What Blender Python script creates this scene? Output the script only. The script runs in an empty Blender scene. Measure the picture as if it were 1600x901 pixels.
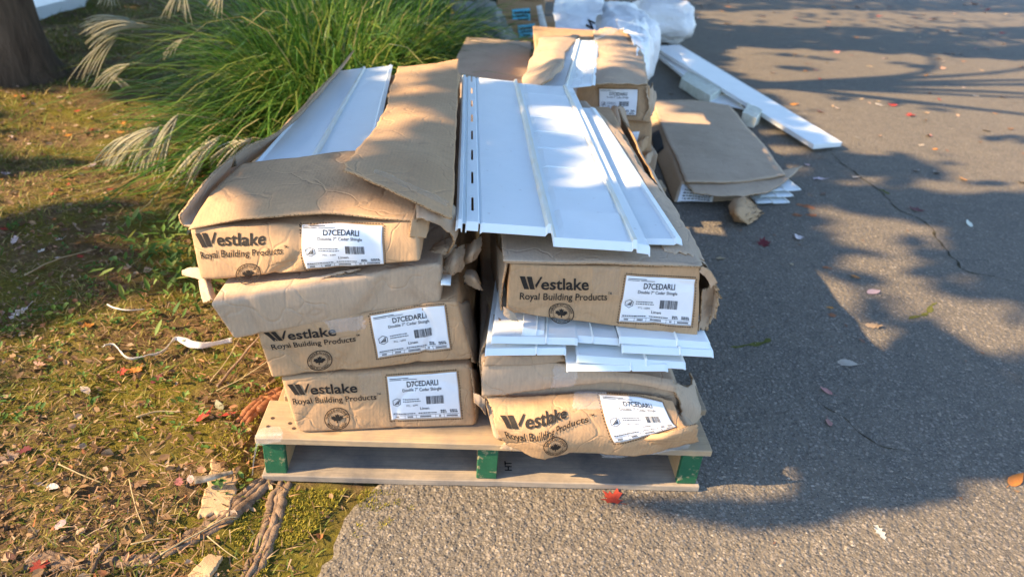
import bpy, bmesh, math, random
from mathutils import Vector, Matrix, noise
V = Vector
scene = bpy.context.scene
C = scene.collection
random.seed(7)

# ------------------------------------------------------------------ camera
PITCH, YAW, ROLL = 0.51247314, -0.08261475, 0.08564122
CAM = V((0.43018211, -1.20907187, 1.20444743))
FPX = 1109.0                                     # focal length in pixels of the 1600 px wide photo
_r = V((math.cos(YAW), math.sin(YAW), 0))
FWD = Matrix.Rotation(YAW, 3, 'Z') @ V((0, math.cos(PITCH), -math.sin(PITCH)))
_u = _r.cross(FWD)
RIGHT = math.cos(ROLL) * _r + math.sin(ROLL) * _u
UP = -math.sin(ROLL) * _r + math.cos(ROLL) * _u
cd = bpy.data.cameras.new('camera')
cam = bpy.data.objects.new('camera', cd)
C.objects.link(cam)
cam.matrix_world = Matrix((
    (RIGHT.x, UP.x, -FWD.x, CAM.x), (RIGHT.y, UP.y, -FWD.y, CAM.y),
    (RIGHT.z, UP.z, -FWD.z, CAM.z), (0, 0, 0, 1)))
cd.sensor_width = 36
cd.lens = 36 * FPX / 1600
cd.clip_start, cd.clip_end = 0.02, 500
cd.dof.use_dof = True
cd.dof.focus_distance = 1.45
cd.dof.aperture_fstop = 3.6
scene.camera = cam

# ------------------------------------------------------------------ light
SUN_EL, SUN_AZ = math.radians(33), math.radians(13)     # light travels towards +x and a little towards +y
SUN = V((math.cos(SUN_EL) * math.cos(SUN_AZ), math.cos(SUN_EL) * math.sin(SUN_AZ), -math.sin(SUN_EL)))
world = bpy.data.worlds.new('World')
scene.world = world
world.use_nodes = True
nt = world.node_tree
sky = nt.nodes.new('ShaderNodeTexSky')
sky.sky_type = 'NISHITA'
sky.sun_disc = False
sky.ozone_density = 3.0
sky.dust_density = 0.4
sky.sun_elevation = SUN_EL
sky.sun_rotation = math.atan2(-SUN.x, -SUN.y)
nt.links.new(sky.outputs[0], nt.nodes['Background'].inputs[0])
nt.nodes['Background'].inputs[1].default_value = 0.15
sl = bpy.data.lights.new('sun', 'SUN')
sl.energy = 4.7
sl.angle = math.radians(0.53)
sl.color = (1.0, 0.72, 0.40)
so = bpy.data.objects.new('sun', sl)
C.objects.link(so)
so.rotation_euler = SUN.to_track_quat('-Z', 'Y').to_euler()
scene.view_settings.view_transform = 'Standard'
scene.view_settings.look = 'None'
scene.view_settings.exposure = 1.65
scene.view_settings.gamma = 1.0
scene.cycles.max_bounces = 8
scene.cycles.transparent_max_bounces = 16


# ------------------------------------------------------------------ helpers
def P(px, py, x=None, y=None, z=None):
    """The point of the place seen at a photo pixel, on the plane x=, y= or z=."""
    d = FWD + RIGHT * ((px - 800) / FPX) - UP * ((py - 450.5) / FPX)
    if x is not None: t = (x - CAM.x) / d.x
    elif y is not None: t = (y - CAM.y) / d.y
    else: t = (z - CAM.z) / d.z
    return CAM + d * t


def nz(p, f=1.0, s=0.0):
    return noise.noise(V((p[0] * f + s * 3.7, p[1] * f - s * 1.9, p[2] * f + s * 5.3)))


def nv(p, f=1.0, s=0.0):
    return noise.noise_vector(V((p[0] * f + s * 3.7, p[1] * f - s * 1.9, p[2] * f + s * 5.3)))


def crease(p, f, s):
    """sharp valley-and-ridge noise, 0..1"""
    return 1 - abs(nz(p, f, s)) * 2


def props(o, label=None, cat=None, group=None, kind=None):
    if label: o['label'] = label
    if cat: o['category'] = cat
    if group: o['group'] = group
    if kind: o['kind'] = kind
    return o


class Thing:
    def __init__(s, name, loc, label, cat, group=None):
        s.o = bpy.data.objects.new(name, None)
        s.o.empty_display_size = 0.1
        s.o.location = loc
        C.objects.link(s.o)
        s.loc = V(loc)
        props(s.o, label, cat, group)


def mesh(name, verts, faces, mats, T=None, parent=None, smooth=True, midx=None, loc=None, label=None, cat=None, group=None, kind=None):
    base = T.loc if T else (V(loc) if loc is not None else V((0, 0, 0)))
    me = bpy.data.meshes.new(name)
    me.from_pydata([V(v) - base for v in verts], [], faces)
    if not isinstance(mats, (list, tuple)): mats = [mats]
    for m in mats: me.materials.append(m)
    if midx: me.polygons.foreach_set('material_index', midx)
    me.polygons.foreach_set('use_smooth', [smooth] * len(me.polygons))
    me.update()
    o = bpy.data.objects.new(name, me)
    C.objects.link(o)
    if T: o.parent = parent or T.o
    elif parent: o.parent = parent
    else: o.location = base
    return props(o, label, cat, group, kind)


def sheet(T, name, F, nu, nvv, mats, th=0.004, rag=(0, 0, 0, 0), seed=0, parent=None, ragf=9.0, **kw):
    """A thin sheet of real thickness over F(u,v); rag = raggedness of the u0,u1,v0,v1 edges."""
    pts = []
    for j in range(nvv + 1):
        for i in range(nu + 1):
            u, v = i / nu, j / nvv
            def rg(k, t):
                return abs(rag[k]) * (0.5 + 0.6 * noise.noise(V((t * ragf, seed * 2.3 + k * 7.1, 0))) + 0.45 * noise.noise(V((t * ragf * 3.7, seed + k * 3.3, 5))) + 0.3 * noise.noise(V((t * ragf * 11, seed + k * 1.3, 9))))
            uu = rg(0, v) + u * (1 - rg(0, v) - rg(1, v))
            vv = rg(2, u) + v * (1 - rg(2, u) - rg(3, u))
            pts.append(V(F(uu, vv)))
    W = nu + 1
    nor = []
    for j in range(nvv + 1):
        for i in range(nu + 1):
            a = pts[j * W + min(i + 1, nu)] - pts[j * W + max(i - 1, 0)]
            b = pts[min(j + 1, nvv) * W + i] - pts[max(j - 1, 0) * W + i]
            n = a.cross(b)
            nor.append(n.normalized() if n.length > 1e-12 else V((0, 0, 1)))
    N = len(pts)
    verts = pts + [p - n * th for p, n in zip(pts, nor)]
    faces, mi = [], []
    for j in range(nvv):
        for i in range(nu):
            a, b, c, d = j * W + i, j * W + i + 1, (j + 1) * W + i + 1, (j + 1) * W + i
            faces.append((a, b, c, d)); mi.append(0)
            faces.append((N + d, N + c, N + b, N + a)); mi.append(0)
    e = 1 if isinstance(mats, (list, tuple)) and len(mats) > 1 else 0
    for i in range(nu):
        faces.append((i + 1, i, N + i, N + i + 1)); mi.append(e)
        k = nvv * W + i
        faces.append((k, k + 1, N + k + 1, N + k)); mi.append(e)
    for j in range(nvv):
        k = j * W
        faces.append((k, k + W, N + k + W, N + k)); mi.append(e)
        k = j * W + nu
        faces.append((k + W, k, N + k, N + k + W)); mi.append(e)
    if not T and 'loc' not in kw: kw['loc'] = sum(pts, V()) / N
    o = mesh(name, verts, faces, mats, T, parent, True, mi, **kw)
    return o


def sharp(o, ang=40):
    """keep hard edges hard"""
    bm = bmesh.new(); bm.from_mesh(o.data)
    for e in bm.edges:
        if len(e.link_faces) == 2 and e.calc_face_angle(0) > math.radians(ang): e.smooth = False
    bm.to_mesh(o.data); bm.free()
    return o


def bil(a, b, c, d):
    """a=(0,0) b=(1,0) c=(1,1) d=(0,1)"""
    return lambda u, v: (a * (1 - u) + b * u) * (1 - v) + (d * (1 - u) + c * u) * v


def _cr(p0, p1, p2, p3, t):
    return 0.5 * ((2 * p1) + (p2 - p0) * t + (2 * p0 - 5 * p1 + 4 * p2 - p3) * t * t + (3 * p1 - p0 - 3 * p2 + p3) * t ** 3)


def spline(pts, t):
    n = len(pts) - 1
    if n == 0: return pts[0]
    x = max(0.0, min(t * n, n - 1e-6)) if t <= 1 else n - 1e-6
    i = int(x); f = x - i
    g = lambda k: pts[k] if 0 <= k <= n else (2 * pts[0] - pts[1] if k < 0 else 2 * pts[n] - pts[n - 1])
    return _cr(g(i - 1), g(i), g(i + 1), g(i + 2), f)


def patch(rows, amp=0.0, f=8.0, s=0.0, cr=0.0):
    """Smooth surface through a net of points; rows run along v, each row along u."""
    def F(u, v):
        p = spline([spline(r, u) for r in rows], v)
        if amp: p = p + nv(p, f, s) * amp + nv(p, f * 3.1, s + 4) * amp * 0.3
        if cr: p = p + V((0, 0, 1)) * cr * (max(0, crease(p, f * 0.8, s + 9) - 0.55) - 0.1)
        return p
    return F


def box_geo(c, h, rot=None, jit=0.0):
    """12-triangle box: centre, half sizes, rotation"""
    vs = []
    for x in (-1, 1):
        for y in (-1, 1):
            for z in (-1, 1):
                p = V((x * h[0], y * h[1], z * h[2]))
                if jit: p += V([random.uniform(-jit, jit) for _ in range(3)])
                if rot: p = rot @ p
                vs.append(p + V(c))
    fs = [(0, 1, 3, 2), (4, 6, 7, 5), (0, 4, 5, 1), (2, 3, 7, 6), (0, 2, 6, 4), (1, 5, 7, 3)]
    return vs, fs


class MB:
    def __init__(s): s.v, s.f, s.m = [], [], []
    def add(s, geo, m=0):
        n = len(s.v); s.v += geo[0]
        s.f += [tuple(i + n for i in f) for f in geo[1]]; s.m += [m] * len(geo[1])
        return s


def bevel(o, w=0.002, seg=2):
    bm = bmesh.new(); bm.from_mesh(o.data)
    bmesh.ops.bevel(bm, geom=bm.edges[:], offset=w, segments=seg, profile=0.6, affect='EDGES', clamp_overlap=True)
    bm.to_mesh(o.data); bm.free()
    return o


def tube_geo(pts, r0, r1=None, n=6, rf=None):
    """tapered tube along a polyline"""
    r1 = r0 if r1 is None else r1
    vs, fs = [], []
    m = len(pts)
    for k, p in enumerate(pts):
        t = (pts[min(k + 1, m - 1)] - pts[max(k - 1, 0)]).normalized()
        a = t.cross(V((0.13, 0.37, 0.92))).normalized(); b = t.cross(a)
        r = r0 + (r1 - r0) * k / max(1, m - 1)
        if rf: r *= rf(k / max(1, m - 1))
        for i in range(n):
            th = 2 * math.pi * i / n
            vs.append(p + (a * math.cos(th) + b * math.sin(th)) * r)
    for k in range(m - 1):
        for i in range(n):
            j = (i + 1) % n
            fs.append((k * n + i, k * n + j, (k + 1) * n + j, (k + 1) * n + i))
    fs.append(tuple(range(n))[::-1]); fs.append(tuple((m - 1) * n + i for i in range(n)))
    return vs, fs


# ------------------------------------------------------------------ materials
class NM:
    def __init__(s, name, rough=0.8, spec=0.3):
        s.m = bpy.data.materials.new(name); s.m.use_nodes = True
        s.t = s.m.node_tree; s.n = s.t.nodes
        s.b = s.n['Principled BSDF']
        s.b.inputs['Roughness'].default_value = rough
        s.b.inputs['Specular IOR Level'].default_value = spec
        s.co = s.n.new('ShaderNodeTexCoord')
    def lk(s, a, b): s.t.links.new(a, b)
    def noise(s, scale, detail=4, rough=0.55, vec=None, dist=0.0):
        t = s.n.new('ShaderNodeTexNoise'); t.inputs['Scale'].default_value = scale
        t.inputs['Detail'].default_value = detail; t.inputs['Roughness'].default_value = rough
        t.inputs['Distortion'].default_value = dist
        s.lk(vec or s.co.outputs['Object'], t.inputs['Vector']); return t.outputs['Fac']
    def voro(s, scale, feat='F1', out='Distance', vec=None, rnd=1.0):
        t = s.n.new('ShaderNodeTexVoronoi'); t.feature = feat; t.inputs['Scale'].default_value = scale
        t.inputs['Randomness'].default_value = rnd
        s.lk(vec or s.co.outputs['Object'], t.inputs['Vector']); return t.outputs[out]
    def map(s, scale=(1, 1, 1), rot=(0, 0, 0), src='Object'):
        t = s.n.new('ShaderNodeMapping'); t.inputs['Scale'].default_value = scale; t.inputs['Rotation'].default_value = rot
        s.lk(s.co.outputs[src], t.inputs['Vector']); return t.outputs[0]
    def ramp(s, fac, stops):
        t = s.n.new('ShaderNodeValToRGB'); el = t.color_ramp.elements
        while len(el) < len(stops): el.new(0.5)
        for e, (p, c) in zip(el, stops):
            e.position = p; e.color = (*c, 1) if len(c) == 3 else c
        s.lk(fac, t.inputs[0]); return t.outputs[0]
    def mix(s, fac, a, b, mode='MIX'):
        t = s.n.new('ShaderNodeMix'); t.data_type = 'RGBA'; t.blend_type = mode
        for v, i in ((fac, 0), (a, 6), (b, 7)):
            if isinstance(v, (int, float)): t.inputs[i].default_value = v
            elif isinstance(v, tuple): t.inputs[i].default_value = (*v, 1)
            else: s.lk(v, t.inputs[i])
        return t.outputs[2]
    def math(s, op, a, b=0.0):
        t = s.n.new('ShaderNodeMath'); t.operation = op
        for i, v in enumerate((a, b)):
            if isinstance(v, (int, float)): t.inputs[i].default_value = v
            else: s.lk(v, t.inputs[i])
        return t.outputs[0]
    def col(s, c):
        if isinstance(c, tuple): s.b.inputs['Base Color'].default_value = (*c, 1)
        else: s.lk(c, s.b.inputs['Base Color'])
        return s
    def bump(s, h, strength=0.3, dist=0.002, prev=None):
        t = s.n.new('ShaderNodeBump'); t.inputs['Strength'].default_value = strength; t.inputs['Distance'].default_value = dist
        s.lk(h, t.inputs['Height'])
        if prev: s.lk(prev, t.inputs['Normal'])
        s.lk(t.outputs[0], s.b.inputs['Normal']); return t.outputs[0]
    def objrand(s):
        t = s.n.new('ShaderNodeObjectInfo'); return t.outputs['Random']
    def island(s):
        t = s.n.new('ShaderNodeNewGeometry'); return t.outputs['Random Per Island']
    def trans(s, w): s.b.inputs['Transmission Weight'].default_value = w


def mat_cardboard(name, a, b, flute=1.0, stain=0.35):
    k = NM(name, 0.85, 0.2)
    big = k.noise(5, 5, 0.6)
    c = k.ramp(big, [(0.3, b), (0.7, a)])
    fib = k.noise(160, 3, 0.7, k.map((1, 1, 0.25)))
    c = k.mix(0.16, c, k.ramp(fib, [(0.3, (0.2, 0.12, 0.06)), (0.7, (0.75, 0.55, 0.36))]), 'OVERLAY')
    st = k.ramp(k.noise(11, 6, 0.7, None, 0.8), [(0.56, (0, 0, 0)), (0.72, (1, 1, 1))])
    c = k.mix(k.math('MULTIPLY', st, stain), c, (0.20, 0.13, 0.08))
    w = k.n.new('ShaderNodeTexWave'); w.bands_direction = 'X'; w.inputs['Scale'].default_value = 42
    w.inputs['Distortion'].default_value = 0.6; w.inputs['Detail'].default_value = 2
    k.lk(k.co.outputs['Object'], w.inputs['Vector'])
    c = k.mix(0.03 * flute, c, k.ramp(w.outputs['Fac'], [(0.2, (0.15, 0.1, 0.06)), (0.8, (0.8, 0.65, 0.45))]), 'OVERLAY')
    k.col(c)
    n1 = k.bump(w.outputs['Fac'], 0.07 * flute, 0.0012)
    n2 = k.bump(k.noise(38, 5, 0.65), 0.35, 0.003, n1)
    n3 = k.bump(k.noise(9, 4, 0.6, None, 1.5), 0.3, 0.012, n2)
    wp = k.n.new('ShaderNodeVectorMath'); wp.operation = 'ADD'
    ns = k.n.new('ShaderNodeTexNoise'); ns.inputs['Scale'].default_value = 9; k.lk(k.co.outputs['Object'], ns.inputs['Vector'])
    sc = k.n.new('ShaderNodeVectorMath'); sc.operation = 'SCALE'; sc.inputs['Scale'].default_value = 0.16
    k.lk(ns.outputs['Color'], sc.inputs[0]); k.lk(k.co.outputs['Object'], wp.inputs[0]); k.lk(sc.outputs[0], wp.inputs[1])
    ed = k.voro(8, 'DISTANCE_TO_EDGE', 'Distance', wp.outputs[0])
    k.bump(k.ramp(ed, [(0.0, (0, 0, 0)), (0.035, (1, 1, 1))]), 0.34, 0.004, n3)
    return k.m


M = {}
M['card'] = mat_cardboard('cardboard', (0.49, 0.335, 0.20), (0.41, 0.27, 0.155), 1.0, 0.45)
M['card2'] = mat_cardboard('cardboard_shade_grey', (0.49, 0.385, 0.285), (0.42, 0.325, 0.235), 0.8, 0.3)  # same cardboard, greyed so its colour carries the tone of shade
M['card3'] = mat_cardboard('cardboard_dark', (0.42, 0.325, 0.235), (0.34, 0.26, 0.185), 0.5, 0.4)  # darker, greyer cardboard
k = NM('torn_corrugated_edge', 0.95, 0.1)
w = k.voro(260); k.col(k.ramp(w, [(0.1, (0.10, 0.06, 0.03)), (0.5, (0.42, 0.28, 0.16))])); k.bump(w, 0.8, 0.003); M['edge'] = k.m
k = NM('black_ink', 0.7, 0.2)
k.col(k.ramp(k.noise(240, 3, 0.7), [(0.3, (0.014, 0.012, 0.011)), (0.8, (0.04, 0.032, 0.026))])); M['ink'] = k.m
k = NM('label_ink', 0.6, 0.2); k.col((0.03, 0.033, 0.04)); M['link'] = k.m
k = NM('label_paper', 0.5, 0.35)
k.col(k.ramp(k.noise(20, 4), [(0.3, (0.76, 0.77, 0.80)), (0.7, (0.83, 0.84, 0.86))])); k.bump(k.noise(30, 3), 0.15, 0.003); M['label'] = k.m
k = NM('cyan_label_paper', 0.6, 0.3); k.col((0.16, 0.62, 0.82)); M['cyan'] = k.m
k = NM('vinyl', 0.42, 0.45)
gr = k.noise(30, 5, 0.7, k.map((1, 7, 1)))
c = k.ramp(k.noise(4, 5), [(0.3, (0.77, 0.81, 0.80)), (0.7, (0.83, 0.86, 0.85))])
sp = k.ramp(k.noise(60, 2, 0.5), [(0.70, (0, 0, 0)), (0.76, (1, 1, 1))])
c = k.mix(k.math('MULTIPLY', sp, 0.35), c, (0.5, 0.47, 0.42))
k.col(k.mix(k.math('MULTIPLY', k.ramp(k.noise(2.2, 6, 0.7), [(0.5, (0, 0, 0)), (0.75, (1, 1, 1))]), 0.16), c, (0.50, 0.45, 0.36))); k.bump(k.noise(3, 3), 0.25, 0.03, k.bump(gr, 0.4, 0.0018)); M['vinyl'] = k.m
k = NM('vinyl_cream_edge', 0.45, 0.4)
k.col(k.ramp(k.noise(16, 5), [(0.35, (0.80, 0.78, 0.70)), (0.7, (0.78, 0.71, 0.54))])); M['cream'] = k.m
k = NM('white_pvc', 0.35, 0.45); k.col(k.ramp(k.noise(6, 4), [(0.3, (0.78, 0.79, 0.78)), (0.7, (0.85, 0.85, 0.83))])); M['pvc'] = k.m
k = NM('foam', 0.9, 0.1); k.col(k.ramp(k.noise(25, 5), [(0.3, (0.62, 0.60, 0.47)), (0.7, (0.80, 0.79, 0.68))])); k.bump(k.noise(50, 4), 0.6, 0.006); M['foam'] = k.m


def mat_wood(name, a, b, dark, axis='X', grey=0.0):
    k = NM(name, 0.8, 0.2)
    s = (1.2, 26, 26) if axis == 'X' else (26, 1.2, 26)
    g = k.noise(3, 6, 0.6, k.map(s), 0.6)
    c = k.ramp(g, [(0.25, b), (0.5, a), (0.75, b)])
    f = k.noise(9, 5, 0.7, k.map((0.7 * s[0], s[1] * 3, s[2] * 3)))
    c = k.mix(0.35, c, k.ramp(f, [(0.3, dark), (0.65, a)]))
    kn = k.ramp(k.voro(7.0, 'F1', 'Distance', k.map((0.55, 1, 1) if axis == 'X' else (1, 0.55, 1))), [(0.05, (1, 1, 1)), (0.11, (0, 0, 0))])
    c = k.mix(k.math('MULTIPLY', kn, 0.6), c, dark)
    gy = k.ramp(k.noise(7, 5, 0.65), [(0.4, (0, 0, 0)), (0.65, (1, 1, 1))])
    c = k.mix(k.math('MULTIPLY', gy, grey), c, (0.17, 0.16, 0.155))
    orr = k.objrand()
    c = k.mix(k.math('MULTIPLY', orr, 0.25), c, dark, 'MULTIPLY')
    k.col(c); n1 = k.bump(f, 0.4, 0.0015); k.bump(g, 0.3, 0.002, n1)
    return k.m


M['pine'] = mat_wood('pine_board', (0.54, 0.40, 0.24), (0.44, 0.31, 0.175), (0.20, 0.125, 0.065), 'X', 0.6)
M['pine_y'] = mat_wood('pine_stringer', (0.50, 0.34, 0.18), (0.42, 0.27, 0.135), (0.22, 0.13, 0.06), 'Y', 0.3)
M['grey_wood'] = mat_wood('weathered_board', (0.50, 0.41, 0.31), (0.32, 0.26, 0.20), (0.10, 0.085, 0.075), 'X', 0.85)
k = NM('green_paint', 0.6, 0.35)
pt = k.ramp(k.noise(45, 5, 0.7), [(0.56, (0, 0, 0)), (0.63, (1, 1, 1))])
k.col(k.mix(k.math('MULTIPLY', pt, 0.6), k.mix(k.noise(20), (0.008, 0.075, 0.036), (0.022, 0.12, 0.055)), (0.40, 0.30, 0.17)))
k.bump(k.noise(90, 4), 0.4, 0.002); M['green'] = k.m
k = NM('steel', 0.45, 0.5); k.b.inputs['Metallic'].default_value = 0.8; k.col((0.16, 0.12, 0.10)); M['nail'] = k.m


def mat_film(name, col, tr, rough=0.15):
    k = NM(name, rough, 0.6); k.col(col)
    mx = k.n.new('ShaderNodeMixShader'); tp = k.n.new('ShaderNodeBsdfTransparent')
    mx.inputs[0].default_value = tr
    k.lk(k.b.outputs[0], mx.inputs[1]); k.lk(tp.outputs[0], mx.inputs[2])
    k.lk(mx.outputs[0], k.n['Material Output'].inputs[0])
    k.bump(k.noise(55, 4, 0.6, None, 1.0), 0.6, 0.004)
    return k.m


M['tape'] = mat_film('clear_tape', (0.62, 0.50, 0.36), 0.90, 0.12)
M['film'] = mat_film('clear_film', (0.85, 0.87, 0.9), 0.91, 0.18)
k = NM('bag_plastic', 0.35, 0.5); k.col(k.ramp(k.noise(5), [(0.3, (0.76, 0.78, 0.80)), (0.7, (0.86, 0.86, 0.86))])); k.bump(k.noise(14, 5, 0.6, None, 1.2), 0.6, 0.03); M['bag'] = k.m
k = NM('black_plastic', 0.35, 0.4); k.col((0.012, 0.012, 0.014)); k.bump(k.noise(12, 4), 0.5, 0.02); M['black'] = k.m
k = NM('grey_tarp', 0.7, 0.2); k.col(k.ramp(k.noise(9, 5), [(0.3, (0.16, 0.17, 0.15)), (0.7, (0.34, 0.34, 0.31))])); k.bump(k.noise(15, 5), 0.6, 0.02); M['tarp'] = k.m

# asphalt: binder, pale aggregate of two sizes, tan dust, damp patches
k = NM('asphalt', 0.9, 0.25)
v1 = k.voro(72, 'F1', 'Distance'); c1 = k.voro(72, 'F1', 'Color')
v2 = k.voro(170, 'F1', 'Distance'); c2 = k.voro(170, 'F1', 'Color')
sepa = k.n.new('ShaderNodeSeparateColor'); k.lk(c1, sepa.inputs[0])
sepb = k.n.new('ShaderNodeSeparateColor'); k.lk(c2, sepb.inputs[0])
base = k.ramp(k.noise(1.3, 6, 0.6), [(0.3, (0.115, 0.100, 0.082)), (0.7, (0.165, 0.140, 0.108))])
base = k.mix(0.5, base, k.ramp(k.noise(14, 5, 0.7), [(0.3, (0.09, 0.082, 0.07)), (0.7, (0.19, 0.16, 0.125))]))
st1 = k.math('MULTIPLY', k.math('GREATER_THAN', sepa.outputs[0], 0.72), k.math('LESS_THAN', v1, 0.36))
st2 = k.math('MULTIPLY', k.math('GREATER_THAN', sepb.outputs[0], 0.6), k.math('LESS_THAN', v2, 0.42))
dk = k.math('MULTIPLY', k.math('LESS_THAN', sepb.outputs[1], 0.3), k.math('LESS_THAN', v2, 0.5))
base = k.mix(k.math('MULTIPLY', dk, 0.6), base, (0.055, 0.05, 0.045))
base = k.mix(k.math('MULTIPLY', st2, 0.65), base, (0.27, 0.235, 0.19))
base = k.mix(k.math('MULTIPLY', st1, 0.75), base, k.mix(sepa.outputs[1], (0.20, 0.17, 0.14), (0.32, 0.27, 0.215)))
k.col(base)
n1 = k.bump(v1, 0.9, -0.004); n2 = k.bump(v2, 0.8, -0.0025, n1); k.bump(k.noise(30, 5, 0.7), 0.6, 0.006, n2)
M['asphalt'] = k.m
k = NM('aggregate', 0.75, 0.3)
k.col(k.ramp(k.island(), [(0.0, (0.10, 0.092, 0.085)), (0.5, (0.19, 0.17, 0.145)), (0.9, (0.26, 0.22, 0.17)), (1.0, (0.32, 0.28, 0.23))])); M['stone'] = k.m
k = NM('crack_fill', 0.95, 0.1); k.col(k.ramp(k.noise(40), [(0.35, (0.02, 0.017, 0.013)), (0.7, (0.09, 0.075, 0.04))])); M['crack'] = k.m
k = NM('tar_moss', 1, 0.1); k.col(k.ramp(k.noise(60), [(0.35, (0.07, 0.08, 0.02)), (0.7, (0.16, 0.15, 0.04))])); M['crackmoss'] = k.m

# lawn soil with moss, bare earth and dead grass
k = NM('lawn_soil', 0.95, 0.15)
soil = k.ramp(k.noise(40, 6, 0.7), [(0.3, (0.07, 0.043, 0.022)), (0.5, (0.17, 0.11, 0.055)), (0.75, (0.32, 0.22, 0.115))])
moss = k.ramp(k.noise(90, 5, 0.7), [(0.3, (0.07, 0.068, 0.012)), (0.55, (0.20, 0.17, 0.026)), (0.75, (0.33, 0.26, 0.05))])
c = k.mix(k.ramp(k.noise(2.6, 5, 0.65), [(0.43, (0, 0, 0)), (0.56, (1, 1, 1))]), soil, moss)
k.col(c); n1 = k.bump(k.noise(45, 6, 0.75), 1.0, 0.02); k.bump(k.noise(160, 4, 0.7), 0.8, 0.006, n1)
M['soil'] = k.m


def mat_leafy(name, stops, tl=0.25, rough=0.6):
    k = NM(name, rough, 0.25)
    c = k.ramp(k.island(), stops)
    k.col(c)
    tr = k.n.new('ShaderNodeBsdfTranslucent'); k.lk(c, tr.inputs[0])
    mx = k.n.new('ShaderNodeMixShader'); mx.inputs[0].default_value = tl
    k.lk(k.b.outputs[0], mx.inputs[1]); k.lk(tr.outputs[0], mx.inputs[2])
    k.lk(mx.outputs[0], k.n['Material Output'].inputs[0])
    return k.m


M['blade'] = mat_leafy('grass_blade', [(0, (0.028, 0.085, 0.014)), (0.4, (0.060, 0.155, 0.024)), (0.75, (0.13, 0.235, 0.04)), (0.93, (0.26, 0.31, 0.07)), (1, (0.48, 0.40, 0.20))], 0.35, 0.45)
M['lawn_blade'] = mat_leafy('lawn_blade', [(0, (0.06, 0.11, 0.014)), (0.4, (0.16, 0.20, 0.03)), (0.65, (0.33, 0.26, 0.07)), (1, (0.46, 0.34, 0.15))], 0.3)
M['weed'] = mat_leafy('weed_leaf', [(0, (0.045, 0.11, 0.02)), (0.6, (0.10, 0.19, 0.035)), (1, (0.24, 0.28, 0.07))], 0.3)
M['moss'] = mat_leafy('moss_tuft', [(0, (0.10, 0.10, 0.014)), (0.5, (0.24, 0.21, 0.025)), (1, (0.40, 0.32, 0.05))], 0.2, 0.9)
M['litter'] = mat_leafy('dead_leaf', [(0, (0.075, 0.042, 0.022)), (0.35, (0.17, 0.10, 0.05)), (0.7, (0.30, 0.19, 0.10)), (0.9, (0.42, 0.31, 0.21)), (1, (0.42, 0.16, 0.06))], 0.15, 0.8)
M['canopy'] = mat_leafy('tree_leaf', [(0, (0.03, 0.07, 0.012)), (0.7, (0.08, 0.12, 0.02)), (1, (0.22, 0.15, 0.03))], 0.15)
M['plume'] = mat_leafy('seed_plume', [(0, (0.40, 0.37, 0.25)), (1, (0.56, 0.52, 0.38))], 0.35, 0.9)
M['straw'] = mat_leafy('dry_stem', [(0, (0.32, 0.25, 0.13)), (1, (0.44, 0.35, 0.20))], 0.1)
k = NM('fallen_leaf', 0.6, 0.25)
oi = k.n.new('ShaderNodeObjectInfo')
c = k.mix(k.ramp(k.noise(60, 5, 0.7), [(0.4, (0, 0, 0)), (0.75, (1, 1, 1))]), oi.outputs['Color'], (0.16, 0.09, 0.05))
c = k.mix(0.25, oi.outputs['Color'], c); k.col(c); k.bump(k.noise(70, 4), 0.5, 0.003); M['leaf'] = k.m
k = NM('bark', 0.95, 0.1)
bn = k.noise(9, 6, 0.7, k.map((1, 1, 0.18)), 0.5)
k.col(k.ramp(bn, [(0.3, (0.045, 0.03, 0.02)), (0.7, (0.17, 0.115, 0.075))])); k.bump(bn, 1.0, 0.03); M['bark'] = k.m
k = NM('root_wood', 0.9, 0.15)
bn = k.noise(20, 6, 0.7, k.map((1, 1, 1)), 0.8)
k.col(k.ramp(bn, [(0.28, (0.07, 0.045, 0.03)), (0.5, (0.22, 0.15, 0.10)), (0.75, (0.36, 0.26, 0.18))])); k.bump(bn, 0.9, 0.012); M['root'] = k.m
k = NM('tan_slab', 0.9, 0.15); k.col(k.ramp(k.noise(12, 6, 0.65), [(0.3, (0.36, 0.24, 0.13)), (0.7, (0.52, 0.37, 0.22))])); k.bump(k.noise(35, 5, 0.7), 0.5, 0.006); M['slab'] = k.m
k = NM('white_strap', 0.4, 0.5); k.col((0.58, 0.56, 0.52)); M['strap'] = k.m
k = NM('rust_red', 0.9, 0.1); k.col(k.ramp(k.noise(30, 5), [(0.3, (0.20, 0.075, 0.035)), (0.7, (0.36, 0.17, 0.09))])); M['rust'] = k.m


# ------------------------------------------------------------------ setting: ground, lawn, driveway
def edge_x(y):
    ks = [(-30, 0.1), (-0.6, 0.15), (-0.27, 0.175), (-0.12, 0.20), (-0.03, 0.235), (0.02, 0.27), (0.5, 0.30), (2.0, 0.34), (4.6, 0.48), (7, 0.52), (60, 0.9)]
    for (a, xa), (b, xb) in zip(ks, ks[1:]):
        if y <= b:
            t = (y - a) / (b - a); return xa + (xb - xa) * t
    return 0.9


def lawn_h(x, y):
    d = edge_x(y) - x
    rise = max(0.0, min(1.0, (d + 0.02) / 0.22))
    z = -0.014 + 0.022 * rise
    n = nz((x, y, 0), 1.7, 1) * 0.03 + nz((x, y, 0), 6, 2) * 0.014 + nz((x, y, 0), 17, 3) * 0.007
    z += n * rise
    if d > 0.9: z += min(0.25, (d - 0.9) * 0.012)
    if x > -0.06 and -0.02 < y < 1.3: z = min(z, -0.004)       # pressed flat under the pallet
    return z


big = 150
mesh('ground', [V((-big, -big, -0.05)), V((big, -big, -0.05)), V((big, big, -0.05)), V((-big, big, -0.05))], [(0, 1, 2, 3)], M['soil'], kind='structure')


def spaced(a, b, f0, f1):
    out = [a]; x = a
    while x < b:
        t = (x - a) / (b - a); x += f0 + (f1 - f0) * t; out.append(min(x, b))
    return out


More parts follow.
